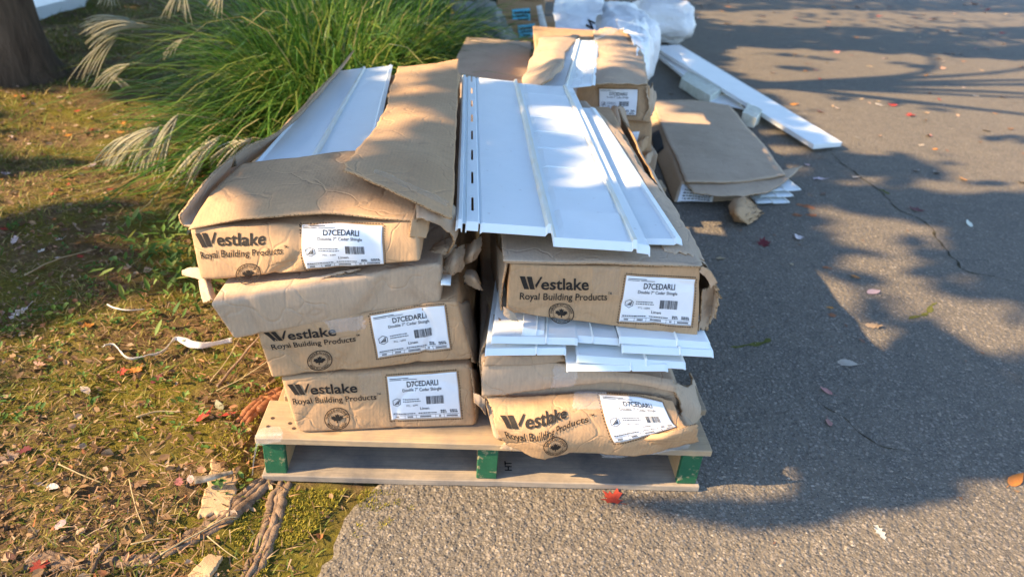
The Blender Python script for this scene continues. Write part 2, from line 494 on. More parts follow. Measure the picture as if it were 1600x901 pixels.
xs = [0.62 - t for t in spaced(0, 9, 0.016, 0.16)]
ys = spaced(-0.8, 14, 0.016, 0.2)
vs = [V((x, y, lawn_h(x, y))) for y in ys for x in xs]
nx = len(xs)
fs = [(j * nx + i, j * nx + i + 1, (j + 1) * nx + i + 1, (j + 1) * nx + i)[::-1] for j in range(len(ys) - 1) for i in range(nx - 1)]
mesh('lawn', vs, fs, M['soil'], kind='structure')

# driveway: crumbling left edge, then one sheet to the right
ey = spaced(-0.9, 14, 0.012, 0.12)
lft = [V((edge_x(y) + nz((0, y, 0), 7, 5) * 0.032 + nz((0, y, 0), 24, 6) * 0.018 + nz((0, y, 0), 70, 7) * 0.008, y, 0.0)) for y in ey]
lft = [V((0.1, -40, 0))] + lft + [V((0.9, 60, 0))]
vs, fs = [], []
for p in lft:
    vs += [p + V((0, 0, -0.03)), p + V((0.004, 0, -0.004)), p + V((0.016, 0, 0)), V((1.2, p.y, 0)), V((60, p.y, 0))]
for j in range(len(lft) - 1):
    for i in range(4):
        fs.append((j * 5 + i, j * 5 + i + 1, (j + 1) * 5 + i + 1, (j + 1) * 5 + i))
driveway = mesh('driveway', vs, fs, M['asphalt'], smooth=False, kind='structure')


def crack(pix, w0, mat):
    pts = [P(*q, z=0.0) for q in pix]
    n = 70; vs, fs = [], []
    for i in range(n + 1):
        p = spline(pts, i / n); q = spline(pts, min(1, (i + 1) / n)) if i < n else p + (p - spline(pts, (i - 1) / n))
        t = (q - p).normalized(); s = V((-t.y, t.x, 0))
        p = p + s * nz(p, 14, 3) * 0.02
        w = w0 * (0.25 + abs(nz(p, 20, 8)) * 2.2) * min(1, i / 6, (n - i) / 6)
        vs += [p + s * w + V((0, 0, 0.0012)), p - s * w + V((0, 0, 0.0012))]
        if i: fs.append((2 * i - 2, 2 * i, 2 * i + 1, 2 * i - 1))
    mesh('crack', vs, fs, mat, parent=driveway, smooth=False)


crack([(1296, 236), (1325, 262), (1382, 305), (1400, 325), (1448, 350), (1462, 372), (1492, 405), (1512, 425), (1600, 440)], 0.0045, M['crack'])
crack([(1282, 628), (1320, 655), (1368, 690), (1420, 705)], 0.0022, M['crack'])
crack([(1140, 541), (1190, 537), (1206, 530)], 0.010, M['crackmoss'])
crack([(1420, 500), (1450, 485), (1465, 472)], 0.007, M['crackmoss'])
crack([(1376, 296), (1389, 304)], 0.014, M['crackmoss'])

# loose and proud aggregate on the near asphalt: nobody could count it
vs, fs = [], []
for _ in range(26000):
    y = -0.5 + 2.6 * random.random() ** 1.7
    x = edge_x(y) + 0.03 + random.random() * (2.3 + y * 0.9)
    r = random.choice((0.002, 0.0028, 0.0028, 0.004, 0.0055)) * random.uniform(0.7, 1.2)
    n = len(vs); a0 = random.uniform(0, 6.28)
    rx, ry, h = r * random.uniform(0.8, 1.5), r * random.uniform(0.7, 1.2), r * random.uniform(0.25, 0.55)
    for i in range(5):
        a = a0 + i * 1.2566 + random.uniform(-0.3, 0.3)
        vs.append(V((x + rx * math.cos(a), y + ry * math.sin(a), -0.0008)))
    vs.append(V((x + random.uniform(-0.3, 0.3) * r, y, h)))
    for i in range(5): fs.append((n + i, n + (i + 1) % 5, n + 5))
mesh('loose_aggregate', vs, fs, M['stone'], smooth=False, kind='stuff')


def strip(vs, fs, p, d, L, w, droop, nseg=2, side=None):
    """one grass blade"""
    s = side or V((-d.y, d.x, 0))
    s = s.normalized() if s.length > 1e-6 else V((1, 0, 0))
    n = len(vs)
    for i in range(nseg + 1):
        t = i / nseg
        q = p + d * (L * t) + V((0, 0, -droop * L * t * t))
        ww = w * (1 - t) ** 0.6 if i < nseg else 0
        if i < nseg: vs += [q - s * ww, q + s * ww]
        else: vs.append(q)
    for i in range(nseg - 1): fs.append((n + 2 * i, n + 2 * i + 1, n + 2 * i + 3, n + 2 * i + 2))
    k = n + 2 * (nseg - 1); fs.append((k, k + 1, k + 2))


def rand_lawn(far=6.5, pw=2.0):
    y = -0.55 + far * random.random() ** pw
    x = edge_x(y) - 0.02 - (1.6 + (y + 0.5) * 0.62) * random.random()
    return x, y


def under_pallet(x, y): return x > -0.03 and -0.03 < y < 1.28


vs, fs = [], []
k = 0
while k < 42000:
    x, y = rand_lawn()
    g = nz((x, y, 0), 2.3, 11) + 0.5 * nz((x, y, 0), 7, 12)
    if under_pallet(x, y) or random.random() > 0.38 + g * 1.1: continue
    if edge_x(y) - x < 0.32 and y < 0.5 and random.random() < 0.75: continue
    a = random.uniform(0, 6.28); el = random.uniform(0.15, 1.0)
    d = V((math.cos(a) * math.cos(el), math.sin(a) * math.cos(el), math.sin(el)))
    strip(vs, fs, V((x, y, lawn_h(x, y) - 0.003)), d, random.uniform(0.018, 0.055) * (1 + 0.25 * max(0, y)), random.uniform(0.0009, 0.0022) * (1 + 0.3 * max(0, y)), random.uniform(0.2, 0.7))
    k += 1
mesh('lawn_grass', vs, fs, M['lawn_blade'], kind='stuff')

vs, fs = [], []
k = 0
while k < 36000:
    if random.random() < 0.6:
        y = -0.5 + 1.6 * random.random() ** 1.3
        x = edge_x(y) + 0.15 - 0.55 * random.random() ** 1.1
        if y < 0.0 and x > edge_x(y) + 0.05 + 0.10 * nz((x, y, 0), 11, 4) + 0.07 * nz((x, y, 0), 40, 5): continue
    else: x, y = rand_lawn(3.5)
    if under_pallet(x, y): continue
    if nz((x, y, 0), 4.2, 21) + 0.6 * nz((x, y, 0), 14, 22) < -0.08: continue
    h = max(lawn_h(x, y), -0.001)
    for _ in range(2):
        a = random.uniform(0, 6.28); el = random.uniform(0.4, 1.4)
        d = V((math.cos(a) * math.cos(el), math.sin(a) * math.cos(el), math.sin(el)))
        strip(vs, fs, V((x, y, h - 0.002)), d, random.uniform(0.005, 0.013), random.uniform(0.0008, 0.0016), 0.2)
    k += 1
mesh('moss', vs, fs, M['moss'], kind='stuff')


def leaflet(vs, fs, p, L, w, yaw, pitch, roll, curl):
    """pointed leaf of two folded halves"""
    R = Matrix.Rotation(yaw, 3, 'Z') @ Matrix.Rotation(pitch, 3, 'Y') @ Matrix.Rotation(roll, 3, 'X')
    n = len(vs)
    pr = [(-0.5, 0, 0), (-0.15, 0.5, curl), (0.25, 0.36, curl * 0.7), (0.5, 0, curl * 0.6), (0.25, -0.36, curl * 0.7), (-0.15, -0.5, curl), (0.05, 0, 0)]
    for a, b, c in pr: vs.append(p + R @ V((a * L, b * w, c * w)))
    fs += [(n, n + 6, n + 1), (n + 1, n + 6, n + 2), (n + 2, n + 6, n + 3), (n + 3, n + 6, n + 4), (n + 4, n + 6, n + 5), (n + 5, n + 6, n)]


vs, fs = [], []
k = 0
while k < 20000:
    x, y = rand_lawn(6.5, 1.7)
    if under_pallet(x, y): continue
    if random.random() > 0.55 + 0.9 * nz((x, y, 0), 1.9, 31): continue
    if edge_x(y) - x < 0.3 and y < 0.1 and random.random() < 0.8: continue
    s = random.choice((0.004, 0.005, 0.006, 0.008, 0.011, 0.018)) * random.uniform(0.8, 1.2) * (1 + 0.12 * max(0, y))
    leaflet(vs, fs, V((x, y, lawn_h(x, y) + random.uniform(0.001, 0.012))), s * 1.3, s * random.uniform(0.4, 1.0), random.uniform(0, 6.28), random.uniform(-0.5, 0.5), random.uniform(-0.7, 0.7), random.uniform(-0.3, 0.7))
    k += 1
for _ in range(26000):
    x, y = rand_lawn(6.0, 1.8)
    if under_pallet(x, y) or (edge_x(y) - x < 0.25 and y < 0.1 and random.random() < 0.7): continue
    a = random.uniform(0, 6.28); el = random.uniform(-0.1, 0.35)
    strip(vs, fs, V((x, y, lawn_h(x, y) + random.uniform(0.002, 0.012))), V((math.cos(a) * math.cos(el), math.sin(a) * math.cos(el), math.sin(el))), random.uniform(0.012, 0.05), random.uniform(0.0006, 0.0018), 0.2)
mesh('leaf_litter', vs, fs, M['litter'], smooth=False, kind='stuff')

vs, fs = [], []
k = 0
while k < 620:
    x, y = rand_lawn(4.5, 1.6)
    if under_pallet(x, y) or (edge_x(y) - x < 0.25 and y < 0.3): continue
    if nz((x, y, 0), 1.5, 41) + 0.6 * nz((x, y, 0), 5, 42) < 0.10: continue
    h = lawn_h(x, y)
    m = random.randint(3, 6)
    for i in range(m):
        a = i * 6.28 / m + random.uniform(-0.5, 0.5)
        L = random.uniform(0.010, 0.024)
        leaflet(vs, fs, V((x + math.cos(a) * L * 0.6, y + math.sin(a) * L * 0.6, h + random.uniform(0.008, 0.03))), L, L * random.uniform(0.3, 0.6), a, random.uniform(-0.7, 0.3), random.uniform(-0.3, 0.3), 0.3)
    k += 1
# taller weeds at the foot of the tall grass, beside the stack
for _ in range(330):
    q = P(random.gauss(278, 45), random.gauss(405, 45), z=0.02)
    if q.x > -0.12: continue
    h = lawn_h(q.x, q.y); a = random.uniform(0, 6.28); L = random.uniform(0.025, 0.06)
    leaflet(vs, fs, V((q.x, q.y, h + random.uniform(0.02, 0.09))), L, L * 0.3, a, random.uniform(-0.9, 0.1), random.uniform(-0.3, 0.3), 0.25)
mesh('low_weeds', vs, fs, M['weed'], kind='stuff')


# ------------------------------------------------------------------ prints
_tc = {}


def glyphs(s, bold=0.0):
    key = (s, bold)
    if key in _tc: return _tc[key]
    cu = bpy.data.curves.new('t', 'FONT'); cu.body = s; cu.size = 1.0; cu.offset = bold; cu.resolution_u = 3
    o = bpy.data.objects.new('t', cu); C.objects.link(o)
    dg = bpy.context.evaluated_depsgraph_get()
    me = bpy.data.meshes.new_from_object(o.evaluated_get(dg))
    r = ([(v.co.x, v.co.y) for v in me.vertices], [tuple(p.vertices) for p in me.polygons])
    bpy.data.objects.remove(o); bpy.data.curves.remove(cu); bpy.data.meshes.remove(me)
    _tc[key] = r
    return r


_cap = max(y for x, y in glyphs('H')[0])


class Art:
    def __init__(s): s.v, s.f = [], []
    def poly(s, pts, fs=None):
        n = len(s.v); s.v += list(pts)
        s.f += [tuple(i + n for i in f) for f in (fs or [tuple(range(len(pts)))])]
        return s
    def rect(s, x0, y0, x1, y1): return s.poly([(x0, y0), (x1, y0), (x1, y1), (x0, y1)])
    def text(s, t, x0, x1, y0, cap, bold=0.0):
        vs, fs = glyphs(t, bold)
        a, b = min(v[0] for v in vs), max(v[0] for v in vs)
        return s.poly([(x0 + (v[0] - a) / (b - a) * (x1 - x0), y0 + v[1] / _cap * cap) for v in vs], fs)
    def arc(s, t, cx, cy, r, a0, a1, size, inside=False, asp=1.0, bold=0.02):
        """text round a circle from angle a0 to a1 (degrees)"""
        vs, fs = glyphs(t, bold)
        x0, x1 = min(v[0] for v in vs), max(v[0] for v in vs)
        pts = []
        for v in vs:
            th = math.radians(a0 + (v[0] - x0) / (x1 - x0) * (a1 - a0))
            h = v[1] / _cap * size
            rr = r - h if inside else r + h
            pts.append((cx + rr * math.cos(th) * asp, cy + rr * math.sin(th)))
        return s.poly(pts, fs)
    def ring(s, cx, cy, r0, r1, n=40, asp=1.0):
        vs = []
        for i in range(n):
            t = 2 * math.pi * i / n
            vs += [(cx + r0 * math.cos(t) * asp, cy + r0 * math.sin(t)), (cx + r1 * math.cos(t) * asp, cy + r1 * math.sin(t))]
        return s.poly(vs, [(2 * i, 2 * i + 1, (2 * i + 3) % (2 * n), (2 * i + 2) % (2 * n)) for i in range(n)])


def brand_art():
    a = Art()
    x, y, W, H = 0.0, 0.46, 0.215, 0.54
    for p in ([(0, 1), (0.26, 1), (0.52, 0), (0.28, 0)], [(0.35, 1), (0.60, 1), (0.80, 0), (0.57, 0)], [(0.86, 0.10), (0.80, 0.34), (1.03, 1), (1.12, 1)]):
        a.poly([(x + q[0] * W, y + q[1] * H) for q in p][::-1])
    a.text('estlake', 0.235, 0.745, y, H * 0.88, 0.020)
    a.text('Royal Building Products', 0.02, 0.945, 0.0, 0.29, 0.007)
    a.text('TM', 0.952, 0.995, 0.24, 0.11, 0.01)
    return a


def seal_art():
    a = Art()
    a.ring(0.5, 0.5, 0.465, 0.5); 
    a.ring(0.5, 0.5, 0.315, 0.33)
    a.arc('FABRIQU\u00c9 AU CANADA', 0.5, 0.5, 0.355, 178, 2, 0.085)
    a.arc('MADE IN CANADA', 0.5, 0.5, 0.44, 208, 332, 0.085, True)
    half = [(0, 1), (0.10, 0.80), (0.24, 0.87), (0.19, 0.52), (0.40, 0.72), (0.45, 0.60), (0.66, 0.64), (0.58, 0.44), (0.70, 0.36), (0.36, 0.08), (0.40, -0.04), (0.06, 0.02), (0.07, -0.30), (0, -0.30)]
    R = [(0.5 + p[0] * 0.36, 0.415 + p[1] * 0.32) for p in half]
    L = [(0.5 - p[0] * 0.36, 0.415 + p[1] * 0.32) for p in half]
    c = (0.5, 0.47)
    for side in (R, L):
        for p, q in zip(side, side[1:]): a.poly([c, p, q])
    return a


def label_art():
    a = Art()
    a.rect(0.03, 0.945, 0.30, 0.958); a.rect(0.03, 0.915, 0.20, 0.926); a.rect(0.22, 0.915, 0.42, 0.926)
    a.text('D7CEDARLI', 0.27, 0.72, 0.76, 0.115, 0.016)
    a.text('Double 7" Cedar Shingle', 0.20, 0.76, 0.655, 0.065, 0.008)
    hx = [(0.105 + 0.068 * math.sin(t * math.pi / 3), 0.42 + 0.105 * math.cos(t * math.pi / 3)) for t in range(6)]
    hi = [(0.105 + 0.060 * math.sin(t * math.pi / 3), 0.42 + 0.093 * math.cos(t * math.pi / 3)) for t in range(6)]
    a.poly(hx + hi, [(i, (i + 1) % 6, 6 + (i + 1) % 6, 6 + i) for i in range(6)])
    for i in range(4): a.rect(0.072 + i * 0.018, 0.37, 0.085 + i * 0.018, 0.40 + 0.025 * i)
    random.seed(3)
    for y, x1 in ((0.47, 0.40), (0.42, 0.44)):
        x = 0.20
        while x < x1:
            w = random.uniform(0.012, 0.035); a.rect(x, y, x + w, y + 0.018); x += w + 0.008
    a.text('PCL - 6399', 0.24, 0.40, 0.315, 0.04, 0.006)
    x = 0.53
    while x < 0.775:
        w = random.choice((0.004, 0.006, 0.010)); a.rect(x, 0.345, x + w, 0.53); x += w + random.choice((0.004, 0.006, 0.009))
    a.text('Linen', 0.43, 0.56, 0.225, 0.06, 0.01)
    for x0, x1, y, h in ((0.03, 0.36, 0.135, 0.022), (0.40, 0.66, 0.135, 0.022), (0.72, 0.80, 0.135, 0.03), (0.85, 0.96, 0.135, 0.03), (0.72, 0.79, 0.175, 0.025), (0.85, 0.95, 0.175, 0.025)):
        x = x0
        while x < x1:
            w = random.uniform(0.010, 0.03); a.rect(x, y, min(x1, x + w), y + h); x += w + 0.007
    a.rect(0.02, 0.105, 0.98, 0.111); a.rect(0.02, 0.02, 0.98, 0.026)
    for x in (0.2, 0.36, 0.64, 0.76): a.rect(x, 0.026, x + 0.004, 0.105)
    for x0, x1 in ((0.06, 0.12), (0.24, 0.31), (0.42, 0.58), (0.69, 0.71), (0.80, 0.95)):
        x = x0
        while x < x1: a.rect(x, 0.045, x + 0.010, 0.085); x += 0.016
    random.seed(11)
    return a


def dash_art():
    a = Art()
    n = 30
    for i in range(n):
        t = i / n
        a.rect(-0.012 + t * 1.03, -0.05, -0.012 + (t + 0.55 / n) * 1.03, -0.028)
        a.rect(-0.012 + t * 1.03, 1.028, -0.012 + (t + 0.55 / n) * 1.03, 1.05)
    n = 18
    for i in range(n):
        t = i / n
        a.rect(-0.03, -0.04 + t * 1.08, -0.017, -0.04 + (t + 0.55 / n) * 1.08)
        a.rect(1.017, -0.04 + t * 1.08, 1.03, -0.04 + (t + 0.55 / n) * 1.08)
    return a


BRAND, SEAL, LABEL, DASH = brand_art(), seal_art(), label_art(), dash_art()


def on(surf, uvq, eps):
    """art (0..1)^2 -> point just proud of the surface"""
    a, b, c, d = [V((q[0], q[1])) for q in uvq]
    g = bil(a, b, c, d)
    def F(x, y):
        q = g(x, y); e = 0.004
        p = surf(q.x, q.y)
        n = (surf(q.x + e, q.y) - surf(q.x - e, q.y)).cross(surf(q.x, q.y + e) - surf(q.x, q.y - e))
        return p + n.normalized() * eps
    return F


def refine(a, L=0.045):
    """cut the long edges of a print so that it can follow a wrinkled face"""
    if getattr(a, 'fine', None): return a.fine
    bm = bmesh.new()
    bv = [bm.verts.new((p[0], p[1], 0)) for p in a.v]
    for f in a.f:
        try: bm.faces.new([bv[i] for i in f])
        except ValueError: pass
    bmesh.ops.triangulate(bm, faces=bm.faces[:])
    for _ in range(4):
        es = [e for e in bm.edges if e.calc_length() > L]
        if not es: break
        bmesh.ops.subdivide_edges(bm, edges=es, cuts=1)
        bmesh.ops.triangulate(bm, faces=bm.faces[:])
    bm.verts.index_update()
    a.fine = ([(v.co.x, v.co.y) for v in bm.verts], [tuple(v.index for v in f.verts) for f in bm.faces])
    bm.free()
    return a.fine


def stamp(T, name, arts, mat, parent=None):
    """arts: list of (Art, mapping)"""
    vs, fs = [], []
    for a, F in arts:
        n = len(vs)
        v2, f2 = refine(a)
        vs += [F(*p) for p in v2]; fs += [tuple(i + n for i in f) for f in f2]
    return mesh(name, vs, fs, mat, T, parent, smooth=False)


def ibil(q, quad):
    """pixel -> (u, w) inside the pixel quad BL, BR, TR, TL"""
    u = w = 0.5
    a, b, c, d = [V((p[0], p[1])) for p in quad]
    t = V((q[0], q[1]))
    for _ in range(12):
        p = (a * (1 - u) + b * u) * (1 - w) + (d * (1 - u) + c * u) * w
        du = (b - a) * (1 - w) + (c - d) * w
        dw = (d - a) * (1 - u) + (c - b) * u
        e = t - p; det = du.x * dw.y - du.y * dw.x
        u += (e.x * dw.y - e.y * dw.x) / det; w += (du.x * e.y - du.y * e.x) / det
    return (u, w)


class Carton:
    """crumpled cardboard box; u left-right, v front-back, w bottom-top"""
    def __init__(s, quad, depths, dvec, r=0.012, bulge=(0.006, 0.006, 0.004), crump=0.003, seed=0, hz=None, freq=7):
        s.quad = quad
        s.f = [P(*q, **d) for q, d in zip(quad, depths)]
        dv = dvec if isinstance(dvec, list) else [dvec] * 4
        s.bk = [p + d for p, d in zip(s.f, dv)]
        s.r, s.bulge, s.cr, s.seed, s.freq = r, bulge, crump, seed, freq
        s.dim = V((((s.f[1] - s.f[0]).length + (s.f[2] - s.f[3]).length) / 2, dv[0].length, ((s.f[3] - s.f[0]).length + (s.f[2] - s.f[1]).length) / 2))
        s.ex = (s.f[1] - s.f[0]).normalized(); s.ez = (s.f[3] - s.f[0]).normalized(); s.ey = dv[0].normalized()
    def base(s, u, v, w):
        f = (s.f[0] * (1 - u) + s.f[1] * u) * (1 - w) + (s.f[3] * (1 - u) + s.f[2] * u) * w
        b = (s.bk[0] * (1 - u) + s.bk[1] * u) * (1 - w) + (s.bk[3] * (1 - u) + s.bk[2] * u) * w
        return f * (1 - v) + b * v
    def pos(s, u, v, w):
        L = s.dim; p = V((u * L.x, v * L.y, w * L.z)); r = s.r
        q = V([min(max(p[i], r), L[i] - r) for i in range(3)])
        d = p - q
        if d.length > 1e-9: p = q + d.normalized() * max(abs(d.x), abs(d.y), abs(d.z))
        p = s.base(p.x / L.x, p.y / L.y, p.z / L.z)
        su, sv, sw = [math.sin(math.pi * min(1, max(0, t))) for t in (u, v, w)]
        bf, bt, bs = s.bulge
        p = p - s.ey * bf * su * sw * (1 - v) + s.ez * bt * su * sv * w + s.ex * bs * sv * sw * (2 * u - 1)
        p = p + nv(p, s.freq, s.seed) * s.cr + nv(p, s.freq * 3, s.seed + 3) * s.cr * 0.3
        c = crease(p, s.freq * 0.7, s.seed + 8)
        if c > 0.82: p = p + (s.ey * (1 - v) - s.ez * w * 0.6) * (c - 0.82) * s.cr * 9
        return p
    def front(s, u, w): return s.pos(u, 0, w)
    def uv(s, q): return ibil(q, s.quad)
    def body(s, T, mats, name='carton_body', n=(44, 44, 14), parent=None):
        def co(L, m):
            r = s.r / L
            return [0, r * 0.3, r * 0.65] + [r + (1 - 2 * r) * i / m for i in range(m + 1)] + [1 - r * 0.65, 1 - r * 0.3, 1]
        us, vs_, ws = co(s.dim.x, n[0]), co(s.dim.y, n[1]), co(s.dim.z, n[2])
        idx, verts, faces = {}, [], []
        def vid(i, j, k):
            if (i, j, k) not in idx:
                idx[(i, j, k)] = len(verts); verts.append(s.pos(us[i], vs_[j], ws[k]))
            return idx[(i, j, k)]
        A, B, D = len(us) - 1, len(vs_) - 1, len(ws) - 1
        for i in range(A):
            for k in range(D):
                faces.append((vid(i, 0, k), vid(i + 1, 0, k), vid(i + 1, 0, k + 1), vid(i, 0, k + 1)))
                faces.append((vid(i, B, k + 1), vid(i + 1, B, k + 1), vid(i + 1, B, k), vid(i, B, k)))
            for j in range(B):
                faces.append((vid(i, j, D), vid(i + 1, j, D), vid(i + 1, j + 1, D), vid(i, j + 1, D)))
                faces.append((vid(i, j + 1, 0), vid(i + 1, j + 1, 0), vid(i + 1, j, 0), vid(i, j, 0)))
        for j in range(B):
            for k in range(D):
                faces.append((vid(0, j + 1, k), vid(0, j, k), vid(0, j, k + 1), vid(0, j + 1, k + 1)))
                faces.append((vid(A, j, k), vid(A, j + 1, k), vid(A, j + 1, k + 1), vid(A, j, k + 1)))
        return mesh(name, verts, faces, mats, T, parent)


def prints(T, surf, uvf, brand=None, seal=None, label=None, parent=None, eps=0.0014):
    """brand, seal, label: pixel quads BL, BR, TR, TL where the print stands on the box"""
    if brand: stamp(T, 'brand_lettering', [(BRAND, on(surf, [uvf(q) for q in brand], eps))], M['ink'], parent)
    if seal: stamp(T, 'maple_leaf_seal', [(SEAL, on(surf, [uvf(q) for q in seal], eps))], M['ink'], parent)
    if label:
        q = [uvf(p) for p in label]
        stamp(T, 'dashed_frame', [(DASH, on(surf, q, eps))], M['ink'], parent)
        F = on(surf, q, eps + 0.0004)
        lab = sheet(T, 'shipping_label', F, 44, 30, M['label'], 0.0003, parent=parent)
        if not parent: stamp(T, 'label_print', [(LABEL, on(surf, q, eps + 0.0014))], M['link'], lab)
        else: stamp(T, 'label_print', [(LABEL, on(surf, q, eps + 0.0014))], M['link'], parent)


def sq(cx, cy, rx, ry, tilt=0.0):
    """pixel quad round a centre; tilt = rise to the right in pixels per pixel"""
    f = lambda a, b: (cx + a * rx + b * ry * tilt * 0.6, cy - b * ry - a * rx * tilt)
    return [f(-1, -1), f(1, -1), f(1, 1), f(-1, 1)]


def to_px(p):
    d = p - CAM; z = d.dot(FWD)
    return 800 + FPX * d.dot(RIGHT) / z, 450.5 - FPX * d.dot(UP) / z


def uvfind(surf):
    """photo pixel -> surface coordinates (where that print stands on the box)"""
    def f(q):
        u = w = 0.5; e = 0.01
        for _ in range(14):
            a = to_px(surf(u, w)); b = to_px(surf(u + e, w)); c = to_px(surf(u, w + e))
            ux, uy, wx, wy = (b[0] - a[0]) / e, (b[1] - a[1]) / e, (c[0] - a[0]) / e, (c[1] - a[1]) / e
            ex, ey = q[0] - a[0], q[1] - a[1]; det = ux * wy - uy * wx
            if abs(det) < 1e-6: break
            du, dw = (ex * wy - ey * wx) / det, (ux * ey - uy * ex) / det
            u += max(-0.2, min(0.2, du)); w += max(-0.2, min(0.2, dw))
            u = max(-0.15, min(1.15, u)); w = max(-0.15, min(1.15, w))
        return (u, w)
    return f


# ------------------------------------------------------------------ pallet
CARD, CARD2, CARD3 = [M['card'], M['edge']], [M['card2'], M['edge']], [M['card3'], M['edge']]


def plank(T, name, lo, hi, mat, parent=None, wob=0.0012, s=0, nxs=24):
    """a sawn board with slightly uneven edges"""
    lo, hi = V(lo), V(hi)
    d = hi - lo; ax = 0 if d.x > d.y else 1
    vs, fs = [], []
    for i in range(nxs + 1):
        for a, b in ((0, 0), (1, 0), (1, 1), (0, 1)):
            p = V((0, 0, 0)); t = i / nxs
            if ax == 0: p = V((lo.x + d.x * t, lo.y + d.y * a, lo.z + d.z * b))
            else: p = V((lo.x + d.x * (1 - a), lo.y + d.y * t, lo.z + d.z * b))
            q = p + nv(p, 9, s) * wob + nv(p, 40, s) * wob * 0.4
            if i in (0, nxs): q = p + nv(p, 60, s) * wob * 0.6
            vs.append(q)
    for i in range(nxs):
        for k in range(4):
            a, b = i * 4 + k, i * 4 + (k + 1) % 4
            fs.append((a, b, b + 4, a + 4))
    fs += [(3, 2, 1, 0), tuple(nxs * 4 + k for k in range(4))]
    o = mesh(name, vs, fs, mat, T, parent, False)
    bm = bmesh.new(); bm.from_mesh(o.data)
    bmesh.ops.recalc_face_normals(bm, faces=bm.faces[:])
    es = [e for e in bm.edges if len(e.link_faces) == 2 and e.calc_face_angle(0) > 0.9]
    bmesh.ops.bevel(bm, geom=es, offset=0.0018, segments=1, affect='EDGES', clamp_overlap=True)
    bm.to_mesh(o.data); bm.free()
    return o


def build_pallet(label, org, W=1.016, D=1.22, group=None, front=True):
    o = V(org)
    T = Thing('pallet', o, label, 'pallet')
    ys = [(-0.012, 0.13), (0.134, 0.10), (0.33, 0.09), (0.535, 0.14), (0.75, 0.09), (0.91, 0.09), (1.085, 0.14)]
    for i, (y, w) in enumerate(ys):
        dx = (0, 0.028)[i] if i < 2 else random.uniform(-0.008, 0.008)
        b = plank(T, 'deck_board', o + V((dx, y, 0.112)), o + V((W + dx, y + w, 0.1295)), M['pine'], s=i)
        if i == 0:
            for q in ((426, 653), (419, 666), (453, 661), (459, 669)):
                if not front: break
                p = P(*q, z=0.1297)
                a = [p + V((0.0045 * math.cos(t * 0.785), 0.0045 * math.sin(t * 0.785), 0.0006)) for t in range(8)]
                mesh('nail_head', a, [tuple(range(8))], M['nail'], T, b, False)
    for i, x in enumerate((0.012, 0.486, 0.956)):
        w = 0.045
        s = plank(T, 'stringer', o + V((x, 0.002, 0.0185)), o + V((x + w, D - 0.01, 0.1115)), M['pine_y'], s=20 + i)
        plank(T, 'painted_end', o + V((x - 0.0008, -0.003, 0.0182)), o + V((x + w + 0.0008, 0.012, 0.1113)), M['green'], s, s=30 + i, nxs=4)
    for i, (y, w) in enumerate(((-0.010, 0.14), (0.53, 0.14), (1.07, 0.14))):
        b = plank(T, 'bottom_board', o + V((0.004, y, 0.001)), o + V((W - 0.006, y + w, 0.018)), M['grey_wood'], s=40 + i)
        if i == 0 and front:
            a = Art()
            a.text('HT', 0, 1, 0, 1, 0.02)
            c, e = P(789, 735, z=0.0185), P(801, 734, z=0.0185)
            F = lambda x, y: c + V((0.022 * y, 0.034 * x, 0.0012)) + V((0, 0, 0))
            stamp(T, 'stamp_mark', [(a, lambda x, y: c + V((0.016 * (1 - y), 0.032 * x, 0.0008)))], M['ink'], b)
    return T


build_pallet('pale pine pallet with green painted ends under the two near stacks of boxes', (0, 0, 0))
build_pallet('rough pine pallet at the back, under the second pile of torn boxes', (0.25, 1.50, 0.0), front=False)

# ------------------------------------------------------------------ left stack of cartons
def carton(label, name, quad, depths, dvec, mats, brand=None, seal=None, lab=None, group='cedar shingle boxes on the near pallet', **kw):
    K = Carton(quad, depths, dvec, **kw)
    T = Thing(name, (K.f[0] + K.f[1]) / 2, label, 'box', group)
    K.body(T, mats)
    prints(T, K.front, uvfind(K.front), brand, seal, lab)
    return K, T


L1, tL1 = carton('clean printed brown box at the bottom of the left stack', 'cardboard_box',
    [(464, 677), (743, 666), (735, 570), (437, 590)], [dict(z=0.131), dict(z=0.131), dict(y=0.05), dict(y=0.02)], V((0.02, 1.2, 0)), M['card'],
    [(456, 631), (596, 622.5), (594, 594), (449, 600)], sq(527, 653, 20, 17.5, 0.03), [(612, 655), (720, 651), (713, 580), (605, 588)],
    r=0.010, bulge=(0.003, 0.002, 0.004), crump=0.002, seed=1)
L2, tL2 = carton('printed brown box second from the bottom of the left stack, lettering half covered', 'cardboard_box',
    [(424, 591), (737, 561), (713, 469), (396, 514)], [dict(y=0.015), dict(y=0.05), dict(y=0.047), dict(y=0.01)], V((0.03, 1.2, 0)), M['card'],
    [(423, 546), (563, 531.5), (562, 502), (412, 519)], sq(500, 562, 20, 15.5, 0.07), [(591, 558), (703, 543), (694, 477), (579, 493)],
    r=0.007, bulge=(0.003, 0.002, 0.006), crump=0.0035, seed=2)
L3, tL3 = carton('crushed blank box with no print, third up in the left stack, sagging to the left', 'cardboard_box',
    [(364, 530), (690, 472), (688, 410), (326, 474)], [dict(y=0.0), dict(y=0.055), dict(y=0.045), dict(y=-0.02)], V((0.05, 1.2, 0.03)), M['card2'],
    r=0.008, bulge=(0.004, 0.003, 0.008), crump=0.0042, seed=3)
L4, tL4 = carton('torn open box on top of the left stack, wrinkled printed front in sun', 'cardboard_box',
    [(314, 440), (656, 407), (655, 345), (291, 356)], [dict(y=0.05), dict(y=0.005), dict(y=0.022), dict(y=0.068)], V((0.05, 1.2, 0.01)), M['card'],
    [(313, 404), (449, 395.5), (454, 358), (305, 365)], sq(388, 428, 20, 17, 0.06), [(479, 419), (600, 411), (598, 353), (472, 351)],
    r=0.008, bulge=(0.014, 0.0, 0.006), crump=0.005, seed=4, freq=10)

